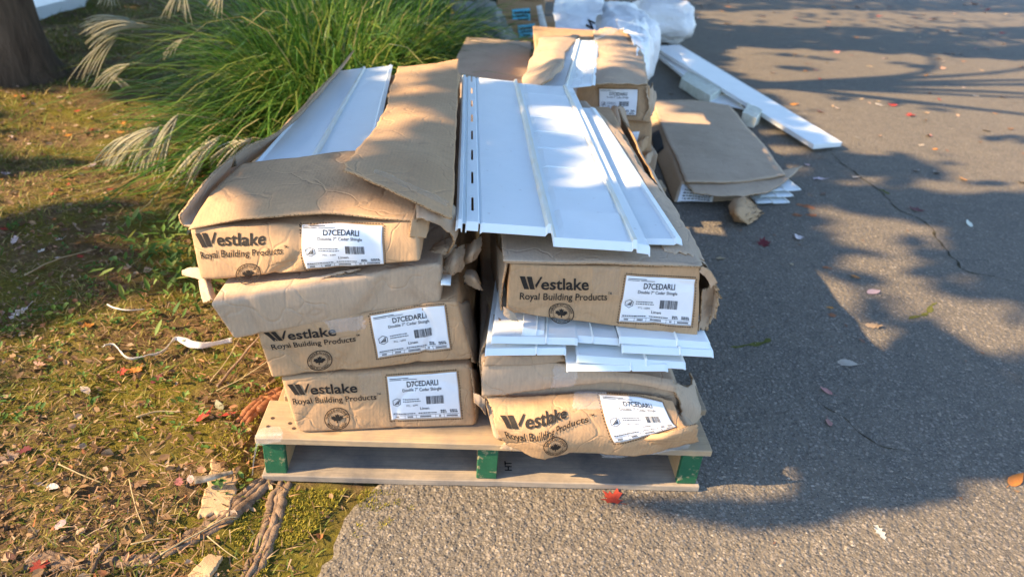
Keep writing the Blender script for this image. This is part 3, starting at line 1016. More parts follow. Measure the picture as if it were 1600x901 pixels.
# front flap folded back over the open top of the upper left box
rows = [
    [P(294, 357, y=0.064), P(400, 339, y=0.050), P(510, 334, y=0.035), P(652, 345, y=0.020)],
    [P(318, 318, z=0.622), P(420, 306, z=0.645), P(530, 300, z=0.660), P(652, 318, z=0.660)],
    [P(345, 283, z=0.640), P(440, 268, z=0.652), P(545, 262, z=0.668), P(650, 282, z=0.672)],
    [P(378, 256, z=0.648), P(455, 246, z=0.656), P(560, 235, z=0.672), P(650, 250, z=0.676)]]
sheet(tL4, 'front_flap', patch(rows, 0.004, 9, 2, 0.0), 40, 26, CARD, 0.004, (0.004, 0.005, 0, 0.015), 5)
# tab at the right end of it
rows = [[P(640, 372, y=0.01), P(666, 372, y=0.02)], [P(645, 345, y=0.018), P(672, 352, y=0.04)], [P(650, 318, z=0.662), P(676, 326, z=0.662)]]
sheet(tL4, 'tuck_tab', patch(rows, 0.003, 14, 3), 10, 14, CARD, 0.004, (0, 0.05, 0.03, 0.03), 6)
# long side flap standing up along the left edge
rows = [
    [P(303, 353, y=0.075), P(345, 296, z=0.600), P(400, 246, z=0.606), P(470, 184, z=0.612), P(531, 112, z=0.615)],
    [P(287, 350, y=0.08), P(337, 285, z=0.635), P(395, 234, z=0.645), P(462, 186, z=0.645), P(545, 95, z=0.65)],
    [P(282, 337, y=0.07), P(330, 275, z=0.660), P(385, 232, z=0.665), P(455, 190, z=0.668), P(556, 78, z=0.682)]]
sheet(tL4, 'side_flap', patch(rows, 0.005, 7, 9), 60, 12, CARD2, 0.005, (0, 0.0, 0, 0.10), 7, ragf=14)
mesh('torn_sliver', [P(361, 263, z=0.66), P(370, 259, z=0.66), P(367, 240, z=0.70), P(364, 262, z=0.655)], [(0, 1, 2), (0, 2, 3), (1, 3, 2)], M['card'], tL4)
# big lid sheet lying over the right half of the box
rows = [
    [P(532, 264, z=0.700), P(585, 283, z=0.704), P(645, 312, z=0.688), P(708, 341, z=0.655)],
    [P(545, 243, z=0.702), P(605, 256, z=0.706), P(660, 278, z=0.699), P(710, 300, z=0.676)],
    [P(590, 190, z=0.688), P(630, 196, z=0.696), P(672, 204, z=0.696), P(713, 212, z=0.683)],
    [P(606, 145, z=0.674), P(643, 146, z=0.684), P(680, 147, z=0.686), P(716, 148, z=0.680)],
    [P(619, 104, z=0.664), P(655, 101, z=0.676), P(688, 97, z=0.680), P(718, 92, z=0.678)]]
LID = patch(rows, 0.004, 6, 12, 0.004)
lid = sheet(tL4, 'lid_sheet', LID, 36, 60, CARD, 0.005, (0.05, 0.012, 0.012, 0.01), 8)
def on_sheet(F, u0, u1, v0, v1, eps):
    def G(u, v):
        a, b = u0 + (u1 - u0) * u, v0 + (v1 - v0) * v
        n = (F(a + .01, b) - F(a - .01, b)).cross(F(a, b + .01) - F(a, b - .01)).normalized()
        return F(a, b) + n * eps
    return G
sheet(tL4, 'packing_tape', on_sheet(LID, 0.25, 0.96, 0.10, 0.17, 0.002), 30, 6, M['tape'], 0.0004, (0.05, 0.05, 0.1, 0.1), 9, lid)
sheet(tL4, 'packing_tape', on_sheet(L4.front, 0.50, 0.58, 0.82, 0.99, 0.003), 8, 8, M['tape'], 0.0004, (0.1, 0.1, 0.1, 0.1), 10)
# second layer under the lid's near edge and the torn right end
rows = [[P(652, 345, z=0.650), P(680, 352, z=0.640), P(706, 372, z=0.60), P(700, 400, z=0.55)],
        [P(650, 320, z=0.664), P(685, 335, z=0.655), P(712, 352, z=0.62), P(708, 378, z=0.56)],
        [P(655, 290, z=0.674), P(690, 305, z=0.668), P(715, 325, z=0.635), P(712, 350, z=0.58)]]
sheet(tL4, 'side_wall', patch(rows, 0.006, 16, 5), 20, 14, CARD3, 0.004, (0, 0.08, 0.12, 0), 11)


def scrap(T, name, pix, seed, mats, amp=0.012, th=0.003, parent=None, n=12, rag=0.08, back=0.0, **kw):
    """torn, curled bit of board through pixel rows [(px,py,y),...]"""
    rows = [[P(a, b, y=c + back) for a, b, c in r] for r in pix]
    return sheet(T, name, patch(rows, amp * 0.45, 15, seed, amp * 0.25), n + 6, n + 6, mats, th, (rag,) * 4, seed, parent, **kw)


scrap(tL4, 'torn_flap', [[(655, 410, .06), (690, 408, .05), (712, 402, .07)], [(660, 398, .05), (690, 392, .03), (715, 384, .06)], [(668, 388, .08), (692, 372, .07), (712, 366, .10)]], 3, CARD3, back=0.06, rag=0.13, n=20)
scrap(tL3, 'torn_flap', [[(690, 440, .05), (706, 432, .03), (722, 425, .06)], [(688, 418, .04), (710, 408, .015), (728, 404, .05)], [(694, 398, .06), (712, 386, .05), (730, 380, .08)]], 4, CARD3, 0.014, back=0.06, rag=0.13, n=20)
scrap(tL3, 'torn_flap', [[(722, 445, .08), (738, 450, .06), (756, 455, .07)], [(722, 432, .07), (740, 435, .04), (752, 446, .06)], [(728, 420, .09), (742, 422, .08), (750, 435, .09)]], 5, CARD3, 0.010, back=0.06, rag=0.13, n=20)
scrap(tL3, 'torn_flap', [[(720, 418, .10), (735, 412, .07), (746, 405, .09)], [(716, 402, .09), (738, 396, .05), (756, 388, .08)], [(724, 384, .12), (742, 374, .09), (757, 366, .11)]], 6, CARD2, 0.010, back=0.06, rag=0.13, n=20)
scrap(tL3, 'torn_flap', [[(316, 476, .03), (330, 470, .01), (344, 474, .02)], [(312, 455, .05), (322, 446, .04), (334, 448, .06)], [(310, 436, .08), (318, 430, .08), (330, 432, .09)]], 7, CARD2, 0.008)
scrap(tL4, 'torn_flap', [[(285, 428, .10), (298, 434, .09), (318, 440, .08)], [(283, 422, .12), (298, 418, .11), (312, 418, .10)]], 8, CARD2, 0.006)
# flared right-hand side walls of the two lower boxes
for T, pts, sd in ((tL2, [[(739, 566, .05), (746, 568, .14), (748, 560, .3)], [(726, 520, .05), (744, 530, .14), (746, 520, .3)], [(713, 470, .05), (730, 468, .16), (738, 470, .3)]], 1),
                   (tL1, [[(744, 660, .055), (752, 690, .12), (754, 640, .3)], [(742, 620, .05), (750, 625, .14), (751, 610, .3)], [(736, 572, .05), (746, 576, .14), (748, 570, .3)]], 2)):
    scrap(T, 'side_wall', pts, 20 + sd, CARD3, 0.004, 0.004, n=16, rag=0.04)
# torn lip between the top and the blank box
scrap(tL3, 'torn_lip', [[(462, 446, .028), (485, 440, .026), (520, 430, .03), (560, 424, .035)], [(465, 436, .03), (490, 432, .03), (530, 424, .035), (570, 418, .04)]], 31, CARD2, 0.006, n=20, rag=0.12)
sheet(tL2, 'packing_tape', on_sheet(L2.front, 0.34, 0.55, 0.74, 0.99, 0.003), 10, 8, M['film'], 0.0004, (0.12, 0.12, 0.2, 0.1), 12)
sheet(tL1, 'packing_tape', on_sheet(L1.front, 0.40, 0.53, 0.62, 0.99, 0.003), 10, 8, M['tape'], 0.0004, (0.02, 0.02, 0.1, 0.0), 13)

# ------------------------------------------------------------------ right stack of cartons
R1, tR1 = carton('crushed box at the bottom of the right stack, printed front bulging over the pallet edge', 'cardboard_box',
    [(772, 690), (1094, 688), (1064, 642), (757, 630)], [dict(z=0.1315), dict(z=0.1315), dict(y=0.035), dict(y=0.03)], V((0.0, 1.18, 0.02)), M['card3'],
    r=0.012, bulge=(0.0, 0.002, 0.004), crump=0.004, seed=5)
rows = [
    [P(790, 696, y=-0.035), P(845, 717, y=-0.045), P(905, 706, y=-0.045), P(1000, 712, y=-0.03), P(1092, 684, y=-0.01)],
    [P(772, 668, y=-0.045), P(845, 690, y=-0.062), P(905, 686, y=-0.055), P(1000, 688, y=-0.045), P(1088, 674, y=-0.03)],
    [P(766, 645, y=-0.012), P(845, 650, y=-0.040), P(905, 648, y=-0.035), P(1000, 655, y=-0.020), P(1070, 660, y=-0.01)],
    [P(758, 620, y=0.018), P(840, 618, y=0.016), P(915, 612, y=0.015), P(1000, 614, y=0.016), P(1052, 624, y=0.018)]]
FR = patch(rows, 0.004, 12, 6, 0.003)
sheet(tR1, 'torn_front', FR, 120, 60, CARD, 0.003, (0.015, 0.01, 0.03, 0.02), 14)
prints(tR1, FR, uvfind(FR), [(790, 683), (930, 656), (927, 628), (781, 649)], sq(868, 694, 19, 14, 0.06), [(960, 690), (1056, 667), (1034, 628), (936, 617)], eps=0.0025)
sheet(tR1, 'packing_tape', on_sheet(FR, 0.44, 0.60, 0.72, 1.0, 0.004), 12, 10, M['film'], 0.0004, (0.1, 0.1, 0.15, 0.0), 15)
scrap(tR1, 'torn_flap', [[(1000, 706, -.02), (1050, 700, -.02), (1092, 690, -.012)], [(985, 690, -.03), (1040, 686, -.05), (1094, 672, -.04)], [(1000, 680, -.03), (1045, 674, -.05), (1090, 662, -.045)]], 41, CARD, 0.006, 0.003, n=18, rag=0.05)
sheet(tR1, 'film_scrap', patch([[P(935, 706, y=-.035), P(1010, 702, y=-.03), P(1085, 690, y=-.02)], [P(940, 716, y=-.03), P(1000, 712, y=-.03), P(1080, 700, y=-.015)]], 0.004, 20, 3), 16, 5, M['film'], 0.0004, (0.03,) * 4, 16)
scrap(tR1, 'torn_flap', [[(778, 700, -.03), (815, 706, -.03), (845, 716, -.035)], [(784, 690, -.02), (812, 692, -.03), (840, 700, -.03)]], 42, CARD3, 0.005, 0.003, n=12, rag=0.1)
R2, tR2 = carton('blank dusty box in the right stack, ragged edge below the loose white panels', 'cardboard_box',
    [(752, 628), (1060, 638), (1054, 592), (752, 562)], [dict(y=0.03)] * 4, V((0.0, 1.18, 0.0)), M['card3'],
    r=0.007, bulge=(0.004, 0.002, 0.004), crump=0.004, seed=6)
rows = [
    [P(752, 621, y=0.012), P(810, 615, y=0.012), P(885, 604, y=0.012), P(960, 598, y=0.01), P(1062, 614, y=0.012)],
    [P(751, 595, y=0.012), P(820, 594, y=0.010), P(890, 590, y=0.008), P(960, 590, y=0.008), P(1058, 603, y=0.012)],
    [P(753, 566, y=0.022), P(820, 564, y=0.022), P(890, 568, y=0.02), P(960, 580, y=0.02), P(1052, 592, y=0.024)]]
F2 = patch(rows, 0.003, 10, 7, 0.003)
sheet(tR2, 'front_flap', F2, 44, 16, CARD2, 0.004, (0.01, 0.015, 0.10, 0.02), 17, ragf=12)
sheet(tR2, 'packing_tape', on_sheet(F2, 0.40, 0.55, 0.05, 0.98, 0.003), 12, 12, M['film'], 0.0004, (0.1, 0.12, 0.1, 0.1), 18)
rows = [[P(1066, 660, y=0.03), P(1090, 664, y=0.10), P(1098, 640, y=0.22), P(1096, 620, y=0.4)],
        [P(1062, 636, y=0.02), P(1090, 640, y=0.09), P(1098, 632, y=0.2), P(1090, 610, y=0.4)],
        [P(1050, 594, y=0.02), P(1068, 600, y=0.08), P(1082, 596, y=0.2), P(1078, 580, y=0.4)]]
sheet(tR2, 'side_wall', patch(rows, 0.007, 14, 8), 24, 18, CARD2, 0.005, (0.05, 0, 0.12, 0.05), 19)
scrap(tR2, 'torn_flap', [[(740, 628, .02), (752, 640, .015), (760, 652, .02)], [(738, 612, .04), (748, 616, .03), (758, 622, .025)]], 43, CARD3, 0.006, n=10, rag=0.1)
rows = [[P(754, 572, y=0.016), P(815, 571, y=0.014), P(884, 564, y=0.014)], [P(758, 556, y=0.02), P(815, 556, y=0.02), P(880, 552, y=0.02)]]
sheet(tR2, 'inner_flap', patch(rows, 0.002, 12, 3), 20, 6, CARD3, 0.003, (0.02, 0.02, 0.08, 0), 20)
R4, tR4 = carton('square printed box on top of the right stack with loose white panels on it', 'cardboard_box',
    [(792, 488), (1090, 528), (1093, 417), (797, 413)], [dict(y=0.035), dict(y=0.03), dict(y=0.03), dict(y=0.03)], V((0.01, 1.18, 0.0)), M['card'],
    [(809, 467), (956, 468), (956, 432), (812, 431)], sq(877, 489, 20, 16, -0.03), [(967, 501), (1079, 508), (1086, 436), (979, 430)],
    r=0.005, bulge=(0.003, 0.0, 0.010), crump=0.0025, seed=7)
rows = [[P(786, 412, y=0.026), P(900, 412, y=0.024), P(1000, 413, y=0.024), P(1096, 416, y=0.024)],
        [P(784, 398, z=0.575), P(900, 399, z=0.578), P(1000, 401, z=0.580), P(1094, 404, z=0.578)],
        [P(778, 330, z=0.572), P(880, 330, z=0.576), P(970, 330, z=0.576), P(1054, 330, z=0.574)]]
sheet(tR4, 'top_flap', patch(rows, 0.002, 10, 4), 40, 16, CARD2, 0.004, (0.005, 0.005, 0.006, 0), 21)
sheet(tR4, 'packing_tape', on_sheet(R4.front, 0.43, 0.58, 0.55, 1.0, 0.002), 10, 10, M['tape'], 0.0004, (0.02, 0.02, 0.04, 0.0), 22)
# broken right side wall, flared out like an open mouth
sec = [(1094, 415, .03), (1112, 428, .025), (1126, 455, .02), (1133, 480, .02), (1122, 505, .03), (1106, 524, .04)]
def wall(u, v):
    p = spline([P(a, b, y=c) for a, b, c in sec], u)
    q = spline([V((0.945, 1.2, 0.572)), V((0.955, 1.2, 0.55)), V((0.965, 1.2, 0.52)), V((0.965, 1.2, 0.48)), V((0.96, 1.2, 0.46)), V((0.955, 1.2, 0.44))], u)
    t = v; r = p * (1 - t) + q * t
    return r + nv(r, 8, 5) * 0.005 + nv(r, 34, 6) * 0.003 * (1 - t)
sheet(tR4, 'side_wall', wall, 30, 50, CARD2, 0.005, (0, 0.04, 0.035, 0), 23, ragf=14)
scrap(tR4, 'torn_flap', [[(1090, 520, .035), (1104, 516, .05), (1118, 500, .06)], [(1094, 490, .04), (1108, 480, .07), (1120, 470, .08)], [(1096, 450, .045), (1108, 446, .06), (1116, 442, .06)]], 44, CARD3, 0.010, n=14, rag=0.12)
scrap(tR4, 'torn_flap', [[(1092, 425, .028), (1104, 436, .03), (1112, 455, .03)], [(1094, 414, .025), (1110, 424, .02), (1122, 444, .025)]], 45, CARD2, 0.006, n=10, rag=0.1)
scrap(tR4, 'torn_flap', [[(786, 492, .02), (798, 500, .012), (812, 503, .02)], [(785, 478, .03), (794, 482, .02), (806, 490, .024)]], 46, CARD2, 0.006, n=10, rag=0.1)
# left side wall bulging into the gap
rows = [[P(786, 486, y=0.05), P(784, 480, y=0.2), P(770, 440, y=0.5)], [P(784, 450, y=0.05), P(780, 440, y=0.2), P(768, 400, y=0.5)], [P(795, 413, y=0.04), P(785, 392, y=0.16), P(770, 350, y=0.5)]]
sheet(tR4, 'side_wall', patch(rows, 0.005, 11, 2), 16, 14, CARD2, 0.004, (0.04, 0, 0.02, 0), 24)
rows = [[P(756, 612, y=0.05), P(758, 606, y=0.2), P(752, 560, y=0.6)], [P(752, 560, y=0.05), P(750, 540, y=0.2), P(748, 500, y=0.6)], [P(782, 500, y=0.05), P(768, 480, y=0.2), P(758, 450, y=0.6)]]
sheet(tR2, 'side_wall', patch(rows, 0.005, 11, 4), 18, 16, CARD3, 0.004, (0.05, 0, 0, 0.04), 27)
# side flap of the lid, running back beside the loose panels
rows = [[P(1040, 395, z=0.582), P(1072, 398, z=0.584), P(1106, 411, z=0.570)],
        [P(1000, 330, z=0.585), P(1035, 330, z=0.590), P(1058, 326, z=0.575)],
        [P(955, 262, z=0.590), P(990, 262, z=0.596), P(1014, 270, z=0.585)],
        [P(915, 195, z=0.595), P(945, 196, z=0.600), P(968, 208, z=0.590)],
        [P(890, 158, z=0.590), P(912, 156, z=0.596), P(925, 166, z=0.585)]]
sheet(tR4, 'side_flap', patch(rows, 0.006, 9, 13, 0.004), 20, 60, CARD2, 0.004, (0, 0.16, 0.02, 0.02), 25, ragf=12)


# ------------------------------------------------------------------ white siding panels
def vprof(t, style):
    """height of the panel across its width 0..1"""
    if style == 'big':
        ks = [(0, .004), (.012, .010), (.03, .010), (.035, .002), (.05, .002), (.055, .007), (.115, .007), (.125, .002), (.135, .006), (.46, .008), (.472, .016), (.488, .016), (.495, .004), (.53, .004), (.90, .008), (.905, .014), (.925, .014), (.93, .006), (.99, .005), (1, .0)]
    elif style == 'plain':
        ks = [(0, .002), (.02, .004), (.62, .004), (.635, .008), (.65, .004), (.97, .004), (1, .002)]
    else:
        ks = [(0, .003), (.03, .008), (.05, .003), (.12, .004), (.45, .006), (.47, .011), (.5, .011), (.51, .003), (.93, .006), (.95, .010), (1, .006)]
    for (a, ha), (b, hb) in zip(ks, ks[1:]):
        if t <= b + 1e-9: return ha + (hb - ha) * (t - a) / max(b - a, 1e-9)
    return 0.0


def siding_panel(label, nl, nr, fr, fl, style, group, step=0.0, ny=40, lipdrop=0.010, seed=0, shingles=True, warp=0.004):
    """moulded vinyl shingle panel: near-left, near-right, far-right, far-left corners"""
    T = Thing('siding_panel', (nl + nr + fl + fr) / 4, label, 'panel', group)
    up = (nr - nl).cross(fl - nl).normalized()
    L = (fl - nl).length
    ts = sorted(set([0, .006, .012, .03, .035, .05, .055, .078, .091, .115, .125, .135, .2, .3, .4, .46, .472, .488, .495, .51, .53, .56, .6, .7, .8, .88, .90, .905, .925, .93, .96, .99, 1])) if style == 'big' else [0, .02, .1, .3, .5, .62, .635, .65, .8, .97, 1] if style == 'plain' else [0, .03, .05, .12, .2, .3, .45, .47, .5, .51, .6, .7, .8, .93, .95, 1]
    gv = []
    n_sh = 9
    if shingles:
        for k in range(1, n_sh):
            c = k / n_sh + 0.02 * noise.noise(V((k * 3.1, seed, 0)))
            gv += [c - 0.0035, c, c + 0.0035]
    slots = []
    if style == 'big':
        for k in range(8):
            c = 0.045 + k * 0.128
            slots.append((c, c + 0.062)); gv += [c, c + 0.062]
    vsv = sorted(set([i / ny for i in range(ny + 1)] + gv))
    groove = set()
    if shingles: groove = {round(gv[i], 6) for i in range(1, 3 * (n_sh - 1), 3)}
    def pt(t, v):
        yo = -step if t > 0.49 else 0.0
        p = bil(nl, nr, fr, fl)(t, v + yo / L * (1 - v))
        h = vprof(t, style)
        if shingles and 0.53 < t < 0.90:
            if round(v, 6) in groove: h -= 0.006
            else:
                ph = (v * n_sh) % 1.0
                h += 0.006 * ph
        p = p + up * (h + warp * nz(p, 2.2, seed))
        return p
    W = len(ts)
    verts = [pt(t, v) for v in vsv for t in ts]
    groups = {'nail_hem': [], 'shingle_face': [], 'butt_edge': []}
    for j in range(len(vsv) - 1):
        vm = (vsv[j] + vsv[j + 1]) / 2
        for i in range(W - 1):
            tm = (ts[i] + ts[i + 1]) / 2
            if style == 'big' and .078 < tm < .091 and any(a - 1e-6 <= vm <= b + 1e-6 for a, b in slots): continue
            f = (j * W + i, j * W + i + 1, (j + 1) * W + i + 1, (j + 1) * W + i)
            if tm < .135: groups['nail_hem'].append(f)
            elif (.46 < tm < .51) or (tm > .90 and style == 'big' and tm < .93): groups['butt_edge'].append(f)
            else: groups['shingle_face'].append(f)
    # turned-down near end
    n0 = len(verts)
    for i, t in enumerate(ts):
        verts.append(verts[i] - up * lipdrop + (nl - fl).normalized() * 0.012)
    for i in range(W - 1):
        if style == 'big' and (.03 < ts[i] < .05 or .115 <= ts[i] < .125): continue
        tm = (ts[i] + ts[i + 1]) / 2
        groups['nail_hem' if tm < .135 else 'shingle_face'].append((n0 + i, n0 + i + 1, i + 1, i))
    for nm, fl_ in groups.items():
        if not fl_: continue
        used = sorted({i for f in fl_ for i in f}); ix = {a: b for b, a in enumerate(used)}
        o = mesh(nm, [verts[i] for i in used], [tuple(ix[i] for i in f) for f in fl_], M['cream'] if nm == 'butt_edge' else M['vinyl'], T, None, False)
        md = o.modifiers.new('thickness', 'SOLIDIFY'); md.thickness = 0.0022; md.offset = -1
    return T


g = 'white siding panels out of their boxes'
siding_panel('large white panel with a row of nail slots lying on the right stack', P(712, 350, z=0.628), P(1010, 376, z=0.610), P(897, 141, z=0.625), P(722, 121, z=0.628), 'big', g, 0.035, 44, 0.014, 1)
siding_panel('white panel peeking from beneath the right edge of the large slotted panel', P(870, 368, z=0.594), P(1064, 378, z=0.592), P(930, 172, z=0.600), P(800, 165, z=0.600), 'small', g, 0.0, 24, 0.008, 2, False, 0.002)
siding_panel('white panel lying inside the torn open box on top of the left stack', P(372, 285, z=0.624), P(580, 275, z=0.640), P(614, 105, z=0.640), P(527, 113, z=0.622), 'small', g, 0.0, 30, 0.002, 3, False, 0.003)
# a loose offcut peeking out of the gap
mesh('vinyl_offcut', *box_geo(P(697, 437, y=0.06), (0.010, 0.02, 0.002)), M['vinyl'], loc=P(697, 437, y=0.06), label='tiny white panel offcut poking out beside the crushed blank box', cat='offcut')

spill = [
    ((884, 575), (1042, 575), -0.030, 'lowest white panel end in the spilled bundle, under the widest one'),
    ((758, 551), (884, 549), -0.012, 'white panel end at the lower left of the spilled bundle'),
    ((900, 560), (1070, 571), -0.022, 'widest white panel end in the middle of the spilled bundle'),
    ((768, 531), (902, 534), 0.000, 'white panel end at the upper left of the spilled bundle'),
    ((851, 526), (968, 534), 0.012, 'thin white panel end just under the printed upright box'),
    ((970, 546), (1113, 553), -0.012, 'lower of the two white panel ends sticking out furthest right of the bundle'),
    ((966, 532), (1108, 541), 0.004, 'upper of the two white panel ends sticking out furthest right of the bundle'),
    ((816, 518), (850, 523), 0.016, 'smallest white panel corner below the left end of the printed upright box'),
]
for i, (a, b, y, lb) in enumerate(spill):
    nl, nr = P(*a, y=y), P(*b, y=y)
    nl.z += 0.006; nr.z += 0.006
    d = V((0.10 if i in (1, 3, 7) else 0.01, 1.1, 0.010))
    Tn = siding_panel(lb, nl, nr, nr + d, nl + d, 'plain', 'white panel ends spilled between the right stack boxes', 0.0, 10, 0.009, 10 + i, False, 0.003)

# ------------------------------------------------------------------ back pile
gb = 'boxes in the pile behind the near pallet'
B4, tB4 = carton('lowest squashed box of the back pile, dark and mostly hidden', 'cardboard_box',
    [(900, 300), (1014, 296), (1014, 245), (905, 245)], [dict(y=1.52)] * 4, V((0.0, 1.15, 0.0)), M['card3'], group=gb, r=0.015, crump=0.006, seed=31, n=None) if False else (None, None)


def wbox(label, lo, hi, mats, seed, group=gb, r=0.008, crump=0.005, bulge=(0.006, 0.006, 0.004), name='cardboard_box', cat='box', sh=(0, 0)):
    """carton from its two corners"""
    K = Carton.__new__(Carton)
    lo, hi = V(lo), V(hi)
    K.f = [V((lo.x, lo.y, lo.z)), V((hi.x, lo.y, lo.z)), V((hi.x + sh[0], lo.y, hi.z)), V((lo.x + sh[0], lo.y, hi.z))]
    d = V((sh[1], hi.y - lo.y, 0)); K.bk = [p + d for p in K.f]
    K.r, K.bulge, K.cr, K.seed, K.freq = r, bulge, crump, seed, 7
    K.dim = hi - lo; K.ex, K.ey, K.ez = V((1, 0, 0)), V((0, 1, 0)), V((0, 0, 1))
    T = Thing(name, (lo.x / 2 + hi.x / 2, lo.y, lo.z), label, cat, group)
    K.body(T, mats, n=(24, 30, 10))
    return K, T


B5, tB5 = wbox('lowest squashed box of the back pile, dark and mostly hidden', (0.74, 1.53, 0.13), (1.20, 2.68, 0.315), M['card3'], 31)
B3, tB3 = wbox('torn box in the back pile with a small white label, below the labelled one', (0.74, 1.49, 0.315), (1.165, 2.66, 0.455), M['card'], 32, sh=(-0.02, 0))
B2, tB2 = wbox('box on top of the back pile with a big white label facing the camera', (0.715, 1.46, 0.455), (1.135, 2.62, 0.597), M['card'], 33, sh=(-0.03, 0.05))
B1, tB1 = wbox('flat grey brown box in the back pile, left of the labelled one', (0.300, 1.50, 0.30), (0.655, 2.86, 0.475), M['card2'], 34, bulge=(0.004, 0.014, 0.004), sh=(0.0, 0.10))
B6, tB6 = wbox('dark lower box hidden below the flat grey brown box of the back pile', (0.32, 1.52, 0.13), (0.66, 2.80, 0.30), M['card3'], 35, sh=(0.0, 0.08))
prints(tB2, B2.front, uvfind(B2.front), None, None, [(936, 178), (993, 180), (996, 140), (936, 139)], eps=0.002)
sheet(tB3, 'shipping_label', on(B3.front, [uvfind(B3.front)(q) for q in [(974, 236), (990, 236), (999, 205), (976, 206)]], 0.003), 6, 6, M['label'], 0.0004)
# folded lid curling up over the open top of the labelled box
rows = [[P(816, 135, z=0.615), P(838, 136, z=0.625), P(866, 122, z=0.655), P(882, 108, z=0.645)],
        [P(818, 122, z=0.62), P(842, 118, z=0.640), P(868, 104, z=0.672), P(886, 92, z=0.66)],
        [P(832, 84, z=0.615), P(848, 84, z=0.632), P(868, 80, z=0.645), P(886, 84, z=0.635)],
        [P(846, 57, z=0.60), P(866, 56, z=0.612), P(886, 54, z=0.615), P(906, 53, z=0.605)]]
sheet(tB2, 'folded_lid', patch(rows, 0.007, 7, 41, 0.006), 24, 36, CARD2, 0.006, (0.02, 0.06, 0.03, 0.03), 41)
# right-hand lid sheet
rows = [[P(924, 132, z=0.612), P(960, 130, z=0.618), P(1013, 131, z=0.606)],
        [P(927, 112, z=0.616), P(966, 110, z=0.628), P(1012, 112, z=0.614)],
        [P(928, 82, z=0.612), P(962, 80, z=0.622), P(1004, 82, z=0.614)],
        [P(925, 46, z=0.618), P(950, 42, z=0.628), P(974, 42, z=0.622)]]
sheet(tB2, 'lid_sheet', patch(rows, 0.010, 7, 43, 0.008), 26, 36, CARD2, 0.005, (0.04, 0.03, 0.02, 0.05), 43)
sheet(tB2, 'torn_flap', patch([[P(1005, 190, y=1.45), P(1018, 186, y=1.5), P(1022, 180, y=1.6)], [P(1010, 160, y=1.45), P(1020, 158, y=1.52), P(1024, 150, y=1.6)], [P(1010, 134, y=1.45), P(1018, 136, y=1.5), P(1020, 130, y=1.6)]], 0.012, 18, 3), 12, 18, CARD2, 0.004, (0.05, 0.1, 0.05, 0.05), 44)
scrap(tB3, 'torn_flap', [[(942, 212, 1.40), (962, 222, 1.38), (982, 240, 1.41)], [(945, 190, 1.42), (965, 190, 1.37), (984, 200, 1.40)], [(955, 165, 1.42), (965, 164, 1.39), (976, 168, 1.41)]], 51, CARD2, 0.012, 0.004, n=20, rag=0.08)
scrap(tB3, 'torn_flap', [[(985, 245, 1.44), (1000, 240, 1.43), (1012, 232, 1.46)], [(990, 225, 1.46), (1006, 216, 1.45), (1016, 212, 1.48)]], 52, CARD, 0.012, 0.004, n=14, rag=0.12)
scrap(tB5, 'torn_flap', [[(995, 272, 1.46), (1010, 262, 1.44), (1020, 250, 1.48)], [(1000, 250, 1.48), (1012, 240, 1.46), (1022, 232, 1.5)]], 53, CARD2, 0.014, 0.004, n=14, rag=0.12)
scrap(tB2, 'torn_flap', [[(905, 195, 1.40), (920, 198, 1.38), (936, 205, 1.41)], [(910, 165, 1.42), (925, 172, 1.39), (940, 185, 1.41)]], 54, CARD, 0.012, 0.004, n=14, rag=0.12)
gp = 'white siding panels out of their boxes'
siding_panel('white panel in the open top of the labelled box of the back pile', P(838, 140, z=0.612), P(930, 134, z=0.612), P(935, 66, z=0.606), P(876, 62, z=0.606), 'small', gp, 0.0, 14, 0.004, 21, False, 0.003)
rows = [[P(882, 150, z=0.625), P(900, 152, z=0.625)], [P(898, 118, z=0.640), P(914, 116, z=0.632)], [P(905, 100, z=0.628), P(925, 92, z=0.636)], [P(926, 62, z=0.632), P(938, 60, z=0.636)], [P(948, 46, z=0.646), P(985, 44, z=0.640)]]
f = sheet(None, 'plastic_film', patch(rows, 0.014, 16, 44), 10, 40, M['film'], 0.0006, (0.1, 0.1, 0, 0), 45, label='crinkled strip of clear plastic film trailing over the labelled back box', cat='plastic film')
# the pile's shrink wrap and the white bags beyond it


def bag(label, cpx, cy, half, z0, seed, name='plastic_bag', mat='bag', amp=0.22, tilt=0.0, sub=26):
    c = P(*cpx, y=cy)
    vs, fs = [], []
    n, m = 40, sub
    for j in range(m + 1):
        th = math.pi * j / m
        for i in range(n):
            ph = 2 * math.pi * i / n
            d = V((math.sin(th) * math.cos(ph), math.sin(th) * math.sin(ph), math.cos(th)))
            r = 1 + amp * nz(d, 1.5, seed) + amp * 0.5 * (crease(d, 2.6, seed + 2) - 0.5) + amp * 0.25 * (crease(d, 6, seed + 4) - 0.5)
            q = V([math.copysign(abs(d[k]) ** 0.75, d[k]) for k in range(3)])
            p = V((q.x * half[0], q.y * half[1], q.z * half[2])) * r
            p.x += p.z * tilt
            p = V((c.x, cy, z0 + half[2])) + p
            p.z = max(p.z, z0 + 0.002 * nz(p, 20, 1))
            vs.append(p)
    for j in range(m):
        for i in range(n):
            a, b = j * n + i, j * n + (i + 1) % n
            fs.append((a, a + n, b + n, b))
    return mesh(name, vs, fs, M[mat], loc=(c.x, cy, z0), label=label, cat='bag' if 'bag' in name else 'sheet')


def wrapped(label, rows, seed, name, mat, cat, th=0.003, amp=0.03, nu=34, nw=30, parent=None):
    return sheet(None, name, patch(rows, amp, 4, seed, amp * 1.2), nu, nw, mat, th, (0.02,) * 4, seed, label=label, cat=cat)


